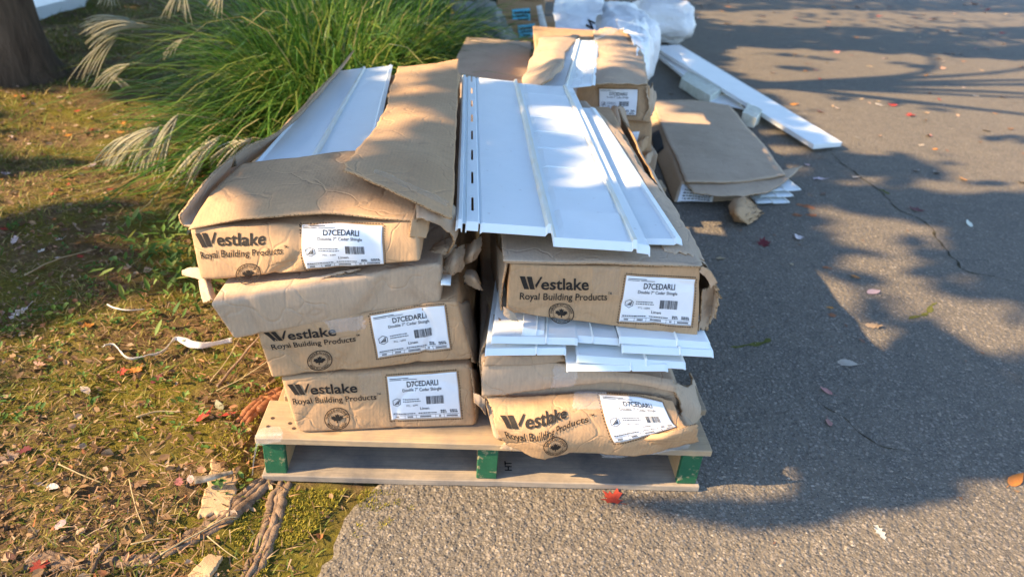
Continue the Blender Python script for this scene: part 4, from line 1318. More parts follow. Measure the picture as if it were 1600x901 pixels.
bag('white plastic bag full of material standing behind the back pile, printed with a letter', (962, 24), 3.85, (0.30, 0.40, 0.29), 0.0, 61, amp=0.16)
bag('smaller round white bag on the driveway, right of the big bag', (1030, 30), 5.9, (0.30, 0.30, 0.21), 0.0, 62, amp=0.20)
wr = [[P(998, 128, z=0.52), P(1012, 120, z=0.48), P(1014, 108, z=0.36)],
      [P(996, 95, z=0.60), P(1014, 90, z=0.55), P(1018, 84, z=0.40)],
      [P(985, 60, z=0.64), P(1008, 58, z=0.60), P(1016, 52, z=0.42)],
      [P(960, 35, z=0.62), P(990, 30, z=0.60), P(1010, 26, z=0.45)]]
wrapped('white plastic wrap hanging over the right end of the labelled back box', wr, 63, 'plastic_wrap', M['bag'], 'plastic wrap', 0.002, 0.035)
wr = [[P(868, 62, z=0.46), P(900, 60, z=0.47), P(930, 56, z=0.48)],
      [P(866, 35, z=0.52), P(896, 30, z=0.54), P(935, 28, z=0.55)],
      [P(862, 10, z=0.56), P(900, 4, z=0.58), P(945, 0, z=0.60)],
      [P(880, -14, z=0.50), P(910, -18, z=0.52), P(950, -22, z=0.55)]]
wrapN = patch(wr, 0.022, 6, 64, 0.02)
bw = sheet(None, 'plastic_sheet', wrapN, 26, 26, M['bag'], 0.003, (0.02,) * 4, 64, label='white printed plastic sheet draped behind the folded cardboard lid', cat='plastic sheet')
an = Art().text('N', 0, 1, 0, 1, 0.04)
fN = uvfind(wrapN)
F = on(wrapN, [fN(q) for q in [(915, 42), (919, 31), (929, 36), (926, 47)]], 0.004)
vs = [F(*p) for p in an.v]
mesh('printed_letter', vs, an.f, M['ink'], parent=bw, smooth=False).location = -bw.location if False else (0, 0, 0)
bpy.data.objects['printed_letter'].data.transform(Matrix.Translation(-bw.location))

# two small boxes with blue labels, and what lies about them
gs = 'small brown boxes with blue labels'
S1, tS1 = wbox('lower of two small brown boxes with blue labels beside the tall grass', (0.66, 5.12, 0.06), (1.13, 5.45, 0.235), M['card'], 71, gs, 0.008, 0.003)
S2, tS2 = wbox('upper of two small brown boxes with blue labels beside the tall grass', (0.635, 5.13, 0.236), (1.03, 5.45, 0.40), M['card'], 72, gs, 0.008, 0.003)
for K, T, q in ((S1, tS1, [(811, 60), (832, 58), (836, 37), (809, 40)]), (S2, tS2, [(800, 36), (829, 34), (828, 13), (800, 15)])):
    F = on(K.front, [uvfind(K.front)(p) for p in q], 0.004)
    lb = sheet(T, 'blue_label', F, 6, 6, M['cyan'], 0.0005)
    a = Art()
    for y0, y1, x0, x1 in ((0.62, 0.82, 0.12, 0.9), (0.38, 0.54, 0.2, 0.85), (0.1, 0.26, 0.3, 0.8)):
        x = x0
        while x < x1:
            w = random.uniform(0.06, 0.14); a.rect(x, y0 + random.uniform(-.03, .03), x + w, y1); x += w + 0.03
    stamp(T, 'label_print', [(a, on(K.front, [uvfind(K.front)(p) for p in q], 0.007))], M['link'], lb)
F = [P(836, 37, y=5.10), P(832, 58, y=5.10), P(822, 60, y=5.09)]
sheet(tS2, 'open_flap', bil(V((0.60, 5.10, 0.405)), V((1.00, 5.10, 0.405)), V((1.00, 5.30, 0.43)), V((0.58, 5.30, 0.43))), 8, 6, CARD, 0.005, (0.02,) * 4, 73)
S0, tS0 = wbox('low wooden skid under the two small brown boxes', (0.62, 5.16, 0.0), (1.20, 5.5, 0.058), M['grey_wood'], 74, None, 0.004, 0.002, (0, 0, 0), 'wooden_skid', 'skid')
for i, (x, rr, lb) in enumerate(((0.80, 0.075, 'left brown roll lying on the upper small box'), (0.97, 0.065, 'right brown roll lying on the upper small box'))):
    pts = [V((x, 5.2 + 0.03 * j, 0.435 + rr)) for j in range(6)]
    ring = []
    T = Thing('tape_roll', (x, 5.2, 0.43), lb, 'roll', 'rolls on the small boxes')
    v1, f1 = tube_geo(pts, rr, n=24)
    mesh('roll_body', v1, f1, M['card2'], T)
    v1, f1 = tube_geo([pts[0] - V((0, .004, 0)), pts[0]], rr * 0.5, n=20); mesh('roll_core', v1, f1, M['card3'], T)
sheet(None, 'white_strip', bil(P(845, 50, y=5.05), P(856, 46, y=5.05), P(846, 8, y=5.04), P(838, 10, y=5.04)), 3, 8, M['pvc'], 0.012, (0.02,) * 4, 75, label='white plastic strip leaning against the two small boxes', cat='plastic strip')
bag('black plastic bag in the shade left of the small boxes', (757, 12), 5.7, (0.20, 0.2, 0.30), 0.0, 76, 'black_bag', 'black', 0.2)
bag('crumpled grey sheet at the foot of the tall grass behind the flat box', (756, 55), 4.95, (0.22, 0.25, 0.20), -0.05, 77, 'grey_sheet', 'tarp', 0.5, -0.5)

# ------------------------------------------------------------------ flattened box on the driveway, right of the piles
K = Carton.__new__(Carton)
K.f = [P(1052, 318, z=0.004), P(1205, 312, z=0.004), P(1222, 268, z=0.086), P(1066, 284, z=0.094)]
K.bk = [P(1004, 196, z=0.004), P(1150, 196, z=0.004), P(1143, 166, z=0.072), P(1020, 158, z=0.082)]
K.r, K.bulge, K.cr, K.seed, K.freq = 0.012, (0.0, 0.006, 0.004), 0.004, 81, 7
K.dim = V(((K.f[1] - K.f[0]).length, (K.bk[0] - K.f[0]).length, 0.12))
K.ex, K.ey, K.ez = (K.f[1] - K.f[0]).normalized(), (K.bk[0] - K.f[0]).normalized(), V((0, 0, 1))
T = Thing('cardboard_box', (K.f[0] + K.f[1]) / 2, 'flattened torn box lying on the driveway to the right of the stacks', 'box')
K.body(T, M['card2'], n=(30, 36, 8))
tRB = T
rows = [[P(1070, 285, z=0.100), P(1150, 284, z=0.102), P(1228, 274, z=0.098)],
        [P(1052, 240, z=0.100), P(1130, 236, z=0.101), P(1200, 232, z=0.096)],
        [P(1034, 200, z=0.096), P(1100, 197, z=0.098), P(1170, 200, z=0.090)],
        [P(1019, 157, z=0.092), P(1080, 156, z=0.092), P(1140, 164, z=0.084)]]
RT = patch(rows, 0.006, 4, 82, 0.006)
top = sheet(T, 'top_flap', RT, 30, 36, CARD2, 0.005, (0.006, 0.008, 0.006, 0.01), 82)
rows = [[P(1084, 303, z=0.070), P(1140, 308, z=0.068), P(1198, 302, z=0.070)],
        [P(1078, 295, z=0.082), P(1150, 296, z=0.083), P(1228, 284, z=0.082)],
        [P(1068, 282, z=0.094), P(1160, 278, z=0.093), P(1258, 258, z=0.082)]]
sheet(T, 'front_flap', patch(rows, 0.004, 9, 83), 34, 10, CARD2, 0.005, (0.01, 0.03, 0.10, 0), 83, ragf=14)
Fs = lambda u, w: K.pos(0, 1 - u, w)
q = [uvfind(Fs)(p) for p in [(1026, 244), (1038, 232), (1030, 204), (1016, 212)]]
sheet(T, 'dark_label', on(Fs, q, 0.004), 6, 6, M['link'], 0.0005)
q = [uvfind(K.front)(p) for p in [(1057, 316), (1112, 316), (1115, 303), (1066, 288)]]
lb = sheet(T, 'shipping_label', on(K.front, q, 0.004), 8, 6, M['label'], 0.0005)
a = Art()
for r_ in range(4):
    x = 0.1
    while x < 0.9:
        w = random.uniform(0.03, 0.09); a.rect(x, 0.2 + r_ * 0.17, x + w, 0.27 + r_ * 0.17); x += w + 0.03
stamp(T, 'label_print', [(a, on(K.front, q, 0.006))], M['link'], lb)
fR = uvfind(RT)
a = Art()
random.seed(5)
for (x0, y0), (x1, y1) in (((0, .9), (.2, .75)), ((.1, .8), (.3, .6)), ((.25, .55), (.5, .5)), ((.3, .4), (.55, .45)), ((.4, .3), (.6, .15)), ((.55, .35), (.75, .3)), ((.2, .6), (.35, .7)), ((.5, .2), (.8, .1))):
    dx, dy = (y1 - y0) * 0.12, -(x1 - x0) * 0.12
    a.poly([(x0, y0), (x1, y1), (x1 + dx + .02, y1 + dy + .02), (x0 + dx + .02, y0 + dy + .02)])
stamp(T, 'pen_marks', [(a, on(RT, [fR(p) for p in [(1092, 214), (1112, 214), (1108, 194), (1090, 194)]], -0.003))], M['ink'], top)
random.seed(9)
for i, (a, b, z, lb) in enumerate((((1180, 316), (1232, 316), 0.012, 'lowest dark edged panel sliding out of the flattened box'), ((1186, 306), (1238, 306), 0.035, 'middle panel sliding out of the flattened box'), ((1200, 297), (1250, 296), 0.055, 'top panel sliding out of the flattened box'))):
    nl, nr = P(*a, z=z), P(*b, z=z)
    siding_panel(lb, nl, nr, nr + V((-0.05, 0.4, 0.01)), nl + V((-0.05, 0.4, 0.01)), 'small', 'panels sliding out of the flattened box', 0, 6, 0.003, 90 + i, False, 0.002)
rows = [[P(1146, 348, z=0.01), P(1160, 352, z=0.006), P(1172, 352, z=0.005), P(1196, 332, z=0.012)],
        [P(1138, 330, z=0.04), P(1152, 332, z=0.075), P(1168, 336, z=0.05), P(1194, 328, z=0.02)],
        [P(1140, 316, z=0.05), P(1154, 312, z=0.085), P(1170, 316, z=0.06), P(1184, 322, z=0.03)],
        [P(1150, 309, z=0.04), P(1162, 306, z=0.06), P(1172, 310, z=0.04), P(1178, 316, z=0.02)]]
kw = sheet(None, 'kraft_scrap', patch(rows, 0.006, 12, 84, 0.02), 36, 32, CARD, 0.003, (0.08, 0.18, 0.08, 0.12), 84, label='curled tan scrap of kraft cardboard on the driveway by the flattened box', cat='cardboard scrap')
sheet(None, 'cardboard_sheet', patch([[P(1110, 160, z=0.03), P(1165, 172, z=0.02)], [P(1085, 140, z=0.03), P(1150, 150, z=0.03)]], 0.004, 8, 3), 12, 8, M['pvc'], 0.004, (0.02,) * 4, 85, label='flat white sheet on the ground between the flattened box and the trim board', cat='sheet')

# long white trim boards with foam packing
def board(name, label, a, b, c, d, th, mat, cat, group=None):
    """a, b near end left/right, c, d far end right/left: top surface"""
    vs = [a, b, c, d] + [p - V((0, 0, th)) for p in (a, b, c, d)]
    fs = [(0, 1, 2, 3), (7, 6, 5, 4), (4, 5, 1, 0), (5, 6, 2, 1), (6, 7, 3, 2), (7, 4, 0, 3)]
    o = mesh(name, vs, fs, mat, loc=(a + b + c + d) / 4 - V((0, 0, th)), smooth=False, label=label, cat=cat, group=group)
    bevel(o, 0.003, 2)
    return o


def seg(a, b, t): return a + (b - a) * t


na, nb, fa, fb = P(1272, 226, z=0.050), P(1316, 222, z=0.050), P(1022, 72, z=0.115), P(1062, 70, z=0.115)
board('trim_board', 'long white trim board lying askew on the driveway', na, nb, fb, fa, 0.028, M['pvc'], 'board')
oa, ob, qa, qb = P(1096, 140, z=0.060), P(1124, 136, z=0.060), P(1024, 82, z=0.07), P(1050, 84, z=0.07)
board('trim_board', 'shorter white trim board under the left side of the long one', oa, ob, qb, qa, 0.025, M['pvc'], 'board')
for i, (t, px, lb) in enumerate(((0, [(1064, 122), (1110, 150), (1128, 138), (1078, 106)], 'pale foam block at the left under the long trim board'),
                                 (0, [(1160, 176), (1182, 184), (1192, 172), (1168, 160)], 'pale foam block in the middle under the long trim board'))):
    h = 0.075
    q = [P(*p, z=h) for p in px]
    o = board('foam_block', lb, q[0], q[1], q[2], q[3], h - 0.004, M['foam'], 'foam block', 'foam blocks under the trim board')
    bm = bmesh.new(); bm.from_mesh(o.data); bmesh.ops.subdivide_edges(bm, edges=bm.edges[:], cuts=3, use_grid_fill=True)
    for v in bm.verts: v.co += nv(v.co + o.location, 14, i) * 0.008
    bm.to_mesh(o.data); bm.free()

# ------------------------------------------------------------------ tall ornamental grass with seed plumes
GT = Thing('ornamental_grass', (0.0, 3.2, 0.0), 'big clump of tall green ornamental grass with pale seed plumes behind the boxes', 'ornamental grass')
random.seed(21)


def long_blades(name, n, centers, Lr, lean, mat, T, w=(0.003, 0.0068), droop=(0.35, 1.0), bias=None):
    vs, fs = [], []
    for _ in range(n):
        cx, cy, rx, ry = random.choice(centers)
        a = random.uniform(0, 6.283); r = math.sqrt(random.random())
        b = V((cx + rx * r * math.cos(a), cy + ry * r * math.sin(a), 0.0))
        ang = a + random.gauss(0, 0.7)
        if bias and random.random() < bias[1]: ang = random.gauss(bias[0], 0.6)
        L = random.uniform(*Lr) * (0.55 + 0.45 * random.random())
        if b.y > 3.5 and (b.x > 0.22 or (b.x > -0.1 and math.cos(ang) > 0.1)): continue
        if b.y > 4.3 and math.cos(ang) > 0: ang = math.pi - ang
        tl = random.uniform(*lean) * (0.5 + 0.6 * r)
        d = V((math.cos(ang) * math.sin(tl), math.sin(ang) * math.sin(tl), math.cos(tl)))
        dr = random.uniform(*droop); ww = random.uniform(*w)
        s = V((-math.sin(ang), math.cos(ang), random.uniform(-0.5, 0.5))).normalized()
        m = len(vs); K = 6
        hz = V((math.cos(ang), math.sin(ang), 0))
        for i in range(K + 1):
            t = i / K
            q = b + d * (L * t) + (hz * 0.35 - V((0, 0, 1)) * 0.75) * (dr * L * t * t * (0.5 + 0.5 * t))
            q += nv(b, 3.0, 2) * 0.05 * t
            q.z = max(q.z, lawn_h(q.x, q.y) + 0.004 + 0.02 * random.random() if q.x < edge_x(q.y) else 0.006)
            wd = ww * (1 - t) ** 0.5 * (0.6 + 0.4 * min(1, 4 * t + 0.3))
            if i < K: vs += [q - s * wd, q + s * wd]
            else: vs.append(q)
        for i in range(K - 1): fs.append((m + 2 * i, m + 2 * i + 1, m + 2 * i + 3, m + 2 * i + 2))
        fs.append((m + 2 * K - 2, m + 2 * K - 1, m + 2 * K))
    o = mesh(name, vs, fs, mat, T, None, True, kind='stuff')
    return o


cl = [(-0.30, 2.55, 0.26, 0.30), (-0.10, 3.2, 0.36, 0.42), (-0.45, 3.4, 0.3, 0.4), (0.02, 4.1, 0.36, 0.5), (0.12, 5.0, 0.34, 0.5)]
long_blades('leaf_blades', 10500, cl, (0.8, 1.55), (0.12, 0.95), M['blade'], GT)
long_blades('lower_blades', 2600, [(-0.42, 2.1, 0.22, 0.35), (-0.28, 2.5, 0.25, 0.3), (0.05, 3.0, 0.3, 0.5)], (0.5, 1.0), (0.5, 1.25), M['blade'], GT, droop=(0.4, 0.9))
GT2 = Thing('meadow_grass', (0.05, 6.0, 0.0), 'bright green tall grass in sun along the driveway edge, beyond the ornamental clump', 'grass clump')
long_blades('leaf_blades', 5200, [(0.05, 5.4, 0.40, 0.5), (-0.1, 6.4, 0.55, 0.8), (-0.9, 6.6, 0.7, 0.8), (0.0, 7.6, 0.6, 0.8)], (0.5, 0.95), (0.05, 0.55), mat_leafy('sunny_grass', [(0, (0.05, 0.13, 0.015)), (0.6, (0.11, 0.22, 0.025)), (1, (0.24, 0.30, 0.05))], 0.4, 0.5), GT2, w=(0.004, 0.008), droop=(0.2, 0.6))


def plume(top, tips, depth, n, seed, stem=True, rad=0.0045):
    """a drooping fan of fluffy seed strands from px top to between the px tips"""
    random.seed(seed)
    a = P(*top, y=depth)
    vs, fs = [], []
    base = P(top[0] + 150, top[1] + 60, y=depth + 0.35)
    m = MB()
    for i in range(n):
        t = (i + random.uniform(-0.3, 0.3)) / max(1, n - 1)
        (x0, y0), (x1, y1) = tips
        e = P(x0 + (x1 - x0) * t, y0 + (y1 - y0) * t, y=depth + random.uniform(-0.07, 0.07))
        e = e + (e - a) * random.uniform(-0.25, 0.08)
        s = a + (e - a) * random.uniform(0.0, 0.16)
        e = e + nv(e, 9, seed) * 0.02
        mid = (s + e) / 2 + V((0, 0, (e - s).length * random.uniform(0.14, 0.24)))
        pts = [s * (1 - u) ** 2 + mid * 2 * u * (1 - u) + e * u * u for u in [k / 8 for k in range(9)]]
        m.add(tube_geo(pts, rad * 0.45, rad * 0.4, 4, lambda u: 0.5 + 1.0 * math.sin(math.pi * min(1, 0.15 + u * 0.85))))
        for p in range(36):                                    # silky hairs
            u = random.uniform(0.12, 1.0); k = min(7, int(u * 8)); q = pts[k] + (pts[k + 1] - pts[k]) * (u * 8 - k)
            tg = (pts[k + 1] - pts[k]).normalized()
            d = (tg * 0.9 + V([random.gauss(0, 0.45) for _ in range(3)])).normalized()
            L = random.uniform(0.008, 0.018); sd = d.cross(V((0.3, 0.5, 0.8))).normalized() * 0.0007
            nn = len(m.v); m.v += [q - sd, q + sd, q + d * L]; m.f.append((nn, nn + 1, nn + 2)); m.m.append(0)
    o = mesh('plume', m.v, m.f, M['plume'], GT, None, True)
    if stem:
        pts = [base, (base + a) / 2 + V((0, 0, 0.05)), a]
        c = [spline(pts, k / 8) for k in range(9)]
        v1, f1 = tube_geo(c, 0.003, 0.0018, 5)
        mesh('plume_stem', v1, f1, M['straw'], GT, o)


for q in [((232, 42), ((128, 36), (150, 66)), 2.7, 15), ((205, 30), ((120, 30), (132, 52)), 2.75, 9), ((186, 52), ((108, 126), (142, 138)), 2.65, 6), ((208, 98), ((138, 132), (158, 148)), 2.6, 7),
          ((288, -22), ((250, 26), (300, 36)), 2.6, 12), ((350, -20), ((318, 14), (346, 40)), 2.6, 7), ((286, 60), ((256, 90), (268, 96)), 2.55, 5), ((176, -14), ((144, 12), (186, 10)), 2.7, 7),
          ((250, 196), ((160, 250), (226, 296)), 1.75, 15), ((278, 178), ((220, 268), (252, 308)), 1.7, 12), ((345, 212), ((262, 288), (296, 298)), 1.6, 13), ((206, 268), ((150, 306), (164, 316)), 2.1, 5),
          ((172, 120), ((196, 140), (212, 142)), 2.65, 5), ((214, 36), ((122, 50), (140, 84)), 2.6, 11), ((215, 205), ((140, 262), (178, 306)), 1.8, 12), ((395, 215), ((318, 250), (352, 292)), 1.6, 7), ((330, 212), ((292, 262), (318, 258)), 1.8, 6), ((308, 345), ((270, 398), (296, 424)), 1.25, 8)]:
    plume(q[0], q[1], q[2], q[3] + (5 if q[0][1] > 150 else 2), int(q[0][0] * 7 + q[0][1]), rad=0.0062 if q[0][1] > 150 else 0.0052)

# ------------------------------------------------------------------ the tree at the left and the trees whose shade falls here
random.seed(33)


def trunk(T, base, r0, h, lean, seed, flare=1.8, mat='bark'):
    n, m = 28, 26
    vs, fs = [], []
    for j in range(m + 1):
        t = j / m; z = h * t ** 1.6
        c = V((base.x + lean.x * z, base.y + lean.y * z, base.z - 0.08 + z))
        for i in range(n):
            a = 2 * math.pi * i / n
            fl = 1 + (flare - 1) * math.exp(-z / 0.16) * (0.75 + 0.5 * max(0, math.sin(a * 5 + seed)) + 0.25 * math.sin(a * 3 + seed * 2))
            r = r0 * fl * (1 - 0.35 * z / h)
            d = V((math.cos(a), math.sin(a), 0))
            r *= 1 + 0.10 * nz(V((d.x * 2, d.y * 2, z * 0.6)), 1.3, seed) + 0.05 * nz(V((d.x * 6, d.y * 6, z * 1.2)), 1.5, seed)
            vs.append(c + d * r)
    for j in range(m):
        for i in range(n):
            a, b = j * n + i, j * n + (i + 1) % n
            fs.append((a, b, b + n, a + n))
    return mesh('trunk', vs, fs, M[mat], T)


def limbs(T, base, tips, r, seed):
    m = MB()
    for t in tips:
        mid = (base + t) / 2 + V((random.uniform(-.3, .3), random.uniform(-.3, .3), 0.3))
        m.add(tube_geo([spline([base, mid, t], k / 8) for k in range(9)], r, r * 0.25, 7))
    mesh('limbs', m.v, m.f, M['bark'], T)


def gnd(p):
    """where the shadow of p falls on the ground"""
    return p - SUN * (p.z / SUN.z)


def poly(pix, z): return [gnd(P(*q, z=z)) for q in pix]


def inside(g, pl):
    c = False; j = len(pl) - 1
    for i in range(len(pl)):
        if (pl[i].y > g.y) != (pl[j].y > g.y) and g.x < (pl[j].x - pl[i].x) * (g.y - pl[i].y) / (pl[j].y - pl[i].y) + pl[i].x: c = not c
        j = i
    return c


SHADE = [poly(q, z) for q, z in [
    ([(306, 346), (460, 318), (548, 306), (522, 262), (540, 236), (585, 180), (610, 104), (500, 95), (380, 200)], 0.64),      # white panel in the open box
    ([(735, 122), (830, 130), (862, 240), (905, 372), (700, 352)], 0.625),                                                    # left half of the big panel
    ([(720, 72), (860, 72), (810, 132), (720, 126)], 0.47),
    ([(900, 128), (1015, 130), (1015, 190), (900, 190)], 0.58),
    ([(955, 783), (1010, 792), (1100, 812), (1190, 824), (1275, 815), (1350, 787), (1372, 797), (1507, 771), (1478, 748), (1620, 742), (1640, 690), (1540, 560), (1450, 500), (1300, 600), (1258, 700), (1246, 784), (1100, 784)], 0.0)]]
def polyy(pix): return [gnd(P(a, b, y=c)) for a, b, c in pix]


NEAR = [SHADE[-1],  # areas to darken with low leaf clumps added out of view, up-sun
    polyy([(330, 474, -.02), (500, 440, .0), (688, 412, .045), (737, 561, .05), (600, 574, .03), (470, 586, .02), (424, 588, .015)]),
    polyy([(560, 596, .035), (640, 586, .04), (735, 572, .05), (742, 650, .045), (660, 655, .04), (600, 630, .035)]),
    polyy([(757, 510, .0), (1112, 528, .0), (1112, 556, -.01), (1060, 620, .012), (890, 606, .012), (755, 616, .012)]),
    polyy([(790, 416, .03), (1095, 420, .03), (1090, 526, .03), (850, 502, .03), (795, 486, .035)])]
LITG = [poly(q, z) for q, z in [
    ([(0, 150), (120, 148), (285, 158), (285, 215), (180, 255), (0, 262)], 0.0),
    ([(360, 740), (560, 752), (960, 775), (1160, 830), (1380, 795), (1520, 770), (1600, 738), (2200, 700), (2200, 1000), (300, 1000), (120, 820), (240, 700)], 0.0),
    ([(1016, 104), (1100, 104), (1120, 146), (1016, 150)], 0.0)]]
STREAK = [poly(q, z) for q, z in [([(1130, 70), (1300, 78), (1700, 100), (1900, 300), (1600, 292), (1480, 262), (1330, 240), (1240, 190), (1190, 150), (1130, 108)], 0.0)]]
GLINT = [poly(q, z) for q, z in [([(860, 116), (890, 116), (1010, 370), (940, 395), (868, 380), (850, 250)], 0.61), ([(560, 95), (720, 95), (712, 335), (540, 262)], 0.68), ([(930, 60), (1010, 60), (1012, 126), (925, 126)], 0.62)]]
BACKLIT = poly([(1090, 18), (1230, 14), (1700, 22), (1700, 42), (1240, 44), (1110, 36)], 0.0)


def shade_at(g):
    """how much of the sun the leaves overhead take away here, 0..1"""
    st = 0.5 + 0.5 * nz((g.x * 0.9 + 7, g.y * 5.5, 0), 1.0, 51) * 1.5 + 0.25 * nz((g.x * 2.5, g.y * 11, 3), 1.0, 52)
    for p in SHADE:
        if inside(g, p): return 1.6
    for p in GLINT:
        if inside(g, p): return max(0.0, (st - 0.84) * 1.7)
    for p in LITG:
        if inside(g, p): return 0.0 if st < 1.0 else 0.2
    if inside(g, BACKLIT): return 0.15
    for p in STREAK:
        if inside(g, p): return max(0.0, min(1.0, (st - 0.85) * 3.2))
    if g.x > 0.6 and g.y > 3.3: return max(0.3, min(1.0, 1.5 - st))                            # the far driveway lies in shade
    if g.x > 1.9 and g.y > 0.25:                                      # right of the piles: soft dapple
        n = nz((g.x * 1.6, g.y * 2.6, 0), 1.0, 53) + 0.5 * nz((g.x * 4, g.y * 6, 0), 1.0, 54)
        return max(0.0, min(1.0, 0.66 - n * 1.6))
    if g.x < -0.2:
        if g.y > 2.9: return 1.0
        n = nz((g.x * 1.3 + 3, g.y * 3.6, 0), 1.0, 55) + 0.5 * nz((g.x * 3.5, g.y * 8, 0), 1.0, 56)
        b = 0.24 if g.y > 0.9 else 0.05
        return max(0.0, min(1.0, b - n * 2.2))
    return 0.0


trees = []
TL = Thing('tree', P(30, 120, z=0.0), 'dark barked tree at the far left, its foot in shade', 'tree')
trunk(TL, P(22, 128, z=0.0), 0.185, 3.6, V((0.0, 0.03, 0)), 3, 2.1)
tb = P(22, 128, z=0.0)
limbs(TL, tb + V((0, 0.1, 3.3)), [tb + V((random.uniform(-2.5, 2.5), random.uniform(-1.5, 3), random.uniform(4.2, 6))) for _ in range(8)], 0.07, 1)
crowns = {0: ([], []), 1: ([], []), 2: ([], [])}  # crowns shaped for their shade: leaves placed to darken chosen areas
def canopy_leaf(g):
    near = any(inside(g, q) for q in NEAR)
    j = 0.008 if near else 0.07
    g = V((g.x + random.uniform(-j, j), g.y + random.uniform(-j, j), 0))
    h = random.uniform(2.3, 2.9) if near else random.uniform(3.4, 5.6)
    p = g + SUN * (h / SUN.z)
    k = 1 if near else 0 if (p.x > -5.5) else (1 if p.y < 3 else 2)
    vs, fs = crowns[k]
    s = random.uniform(0.014, 0.030) if near else random.uniform(0.07, 0.12)
    R = Matrix.Rotation(random.uniform(0, 6.28), 3, 'Z') @ Matrix.Rotation(random.uniform(-0.7, 0.7), 3, 'X') @ Matrix.Rotation(random.uniform(0.2, 1.1), 3, 'Y')
    m = len(vs)
    for a, b in ((-1, 0), (-0.3, 0.62), (0.5, 0.45), (1, 0), (0.5, -0.45), (-0.3, -0.62)): vs.append(p + R @ V((a * s, b * s, 0.1 * s * a)))
    fs.append(tuple(range(m, m + 6)))


n = 0
while n < 30000:
    g = V((random.uniform(-4.5, 12.5), random.uniform(-1.0, 14.5), 0))
    if g.y > 7 and random.random() < 0.5: continue
    if g.x > 4 + 0.9 * g.y: continue
    n += 1
    sh = shade_at(g)
    sh = 5.0 if sh > 1.2 else -math.log(1.0 - min(sh, 0.96)) * 1.15
    if any(inside(g, q) for q in NEAR): continue
    for _k in range(int(sh) + (random.random() < sh - int(sh))): canopy_leaf(g)
for _ in range(75000):
    g = V((random.uniform(0.2, 2.4), random.uniform(-0.35, 0.8), 0))
    if any(inside(g, q) for q in NEAR): canopy_leaf(g)
mesh('crown', *crowns[0], M['canopy'], TL, smooth=False)
for k, (bx, by) in ((1, (-4.6, -3.2)), (2, (-8.0, 6.5))):
    T = Thing('tree', (bx, by, 0), ('tree left of the lawn, out of view, shading the boxes', 'tree beyond the lawn at left, out of view, shading the driveway')[k - 1], 'tree')
    trunk(T, V((bx, by, 0)), 0.2, 4.2, V((0.03, 0, 0)), 5 + k)
    limbs(T, V((bx + .12, by, 3.9)), [V((bx + random.uniform(-3, 3), by + random.uniform(-3, 0.6 if k == 1 else 4), random.uniform(4.4, 6))) for _ in range(9)], 0.08, 1)
    mesh('crown', *crowns[k], M['canopy'], T, smooth=False)

# white slab behind the tree
o = board('white_slab', 'white painted slab edge on the ground behind the tree at far left', P(22, 20, z=0.12), P(130, -6, z=0.12), P(150, -40, z=0.12), P(10, -20, z=0.12), 0.12, M['pvc'], 'slab')

# ------------------------------------------------------------------ lawn edge: roots, slabs, sticks, strap
def root(label, pix, r, seed, mat='root', name='tree_root', cat='root', flat=0.38, n=9):
    pts = []
    for q in pix:
        p = P(q[0], q[1], z=0.0); p.z = (lawn_h(p.x, p.y) if p.x < edge_x(p.y) else 0) + (q[2] if len(q) > 2 else 0.004); pts.append(p)
    m = 46; c = [spline(pts, k / m) for k in range(m + 1)]
    c = [p + nv(p, 13, seed) * r * 0.5 for p in c]
    mb = MB()
    for q in range(4):
        ph = (0.3, 1.5, 2.7, 4.7)[q]
        path = []
        for k_, p in enumerate(c):
            t_ = (c[min(k_ + 1, m)] - c[max(k_ - 1, 0)]).normalized(); sd = V((-t_.y, t_.x, 0))
            w_ = r * (0.75 + 0.5 * nz(p, 9, seed + q))
            a_ = ph + 0.5 * nz(p, 7, seed + 2) + q * 0.15 * nz(p, 16, seed + q)
            path.append(p + sd * math.cos(a_) * w_ + V((0, 0, math.sin(a_) * w_ * flat * 0.7 - r * 0.35)) + nv(p, 40, seed + q) * r * 0.25)
        mb.add(tube_geo(path, r * (0.85, 0.5, 0.7, 0.9)[q], r * 0.45, 10, lambda t: (0.35 + 0.65 * math.sin(math.pi * min(1, max(0.03, t))) ** 0.4) * (1 + 0.3 * noise.noise(V((t * 14, seed, q))))))
    out, fs = mb.v, mb.f
    return mesh(name, out, fs, M[mat], loc=c[0], label=label, cat=cat)


root('gnarled exposed root running from the pallet corner down to the bottom edge', [(446, 752), (432, 778), (424, 812), (412, 848), (398, 878), (378, 915)], 0.017, 3)
root('pale split root running from the pallet corner towards the lower left', [(418, 744), (398, 770), (368, 802), (330, 828), (290, 850), (246, 872)], 0.018, 5)
root('short pale root lying level at the bottom left corner', [(46, 890), (80, 884), (118, 892), (150, 888)], 0.013, 7)
root('pale root with a knot near the bottom left, right of the shorter one', [(158, 892), (196, 884), (228, 880), (248, 868)], 0.012, 8)
root('reddish root beside the left corner of the pallet', [(440, 606), (420, 620), (396, 646), (376, 664)], 0.020, 9, 'rust', flat=0.5)


def slab(label, pix, seed, th=0.022):
    pts = [P(*q, z=0.01) for q in pix]
    for p in pts: p.z = lawn_h(p.x, p.y) + 0.010
    rows = [[pts[0], pts[1]], [(pts[0] + pts[3]) / 2, (pts[1] + pts[2]) / 2], [pts[3], pts[2]]]
    return sheet(None, 'flat_slab', patch(rows, 0.004, 9, seed), 16, 20, M['slab'], th, (0.12, 0.12, 0.08, 0.08), seed, label=label, cat='slab')


slab('flat tan slab half buried in moss left of the pallet corner', [(304, 812), (358, 812), (380, 726), (334, 722)], 1)
slab('flat tan slab corner at the bottom edge beside the gnarled root', [(292, 905), (330, 905), (350, 868), (326, 866)], 2)


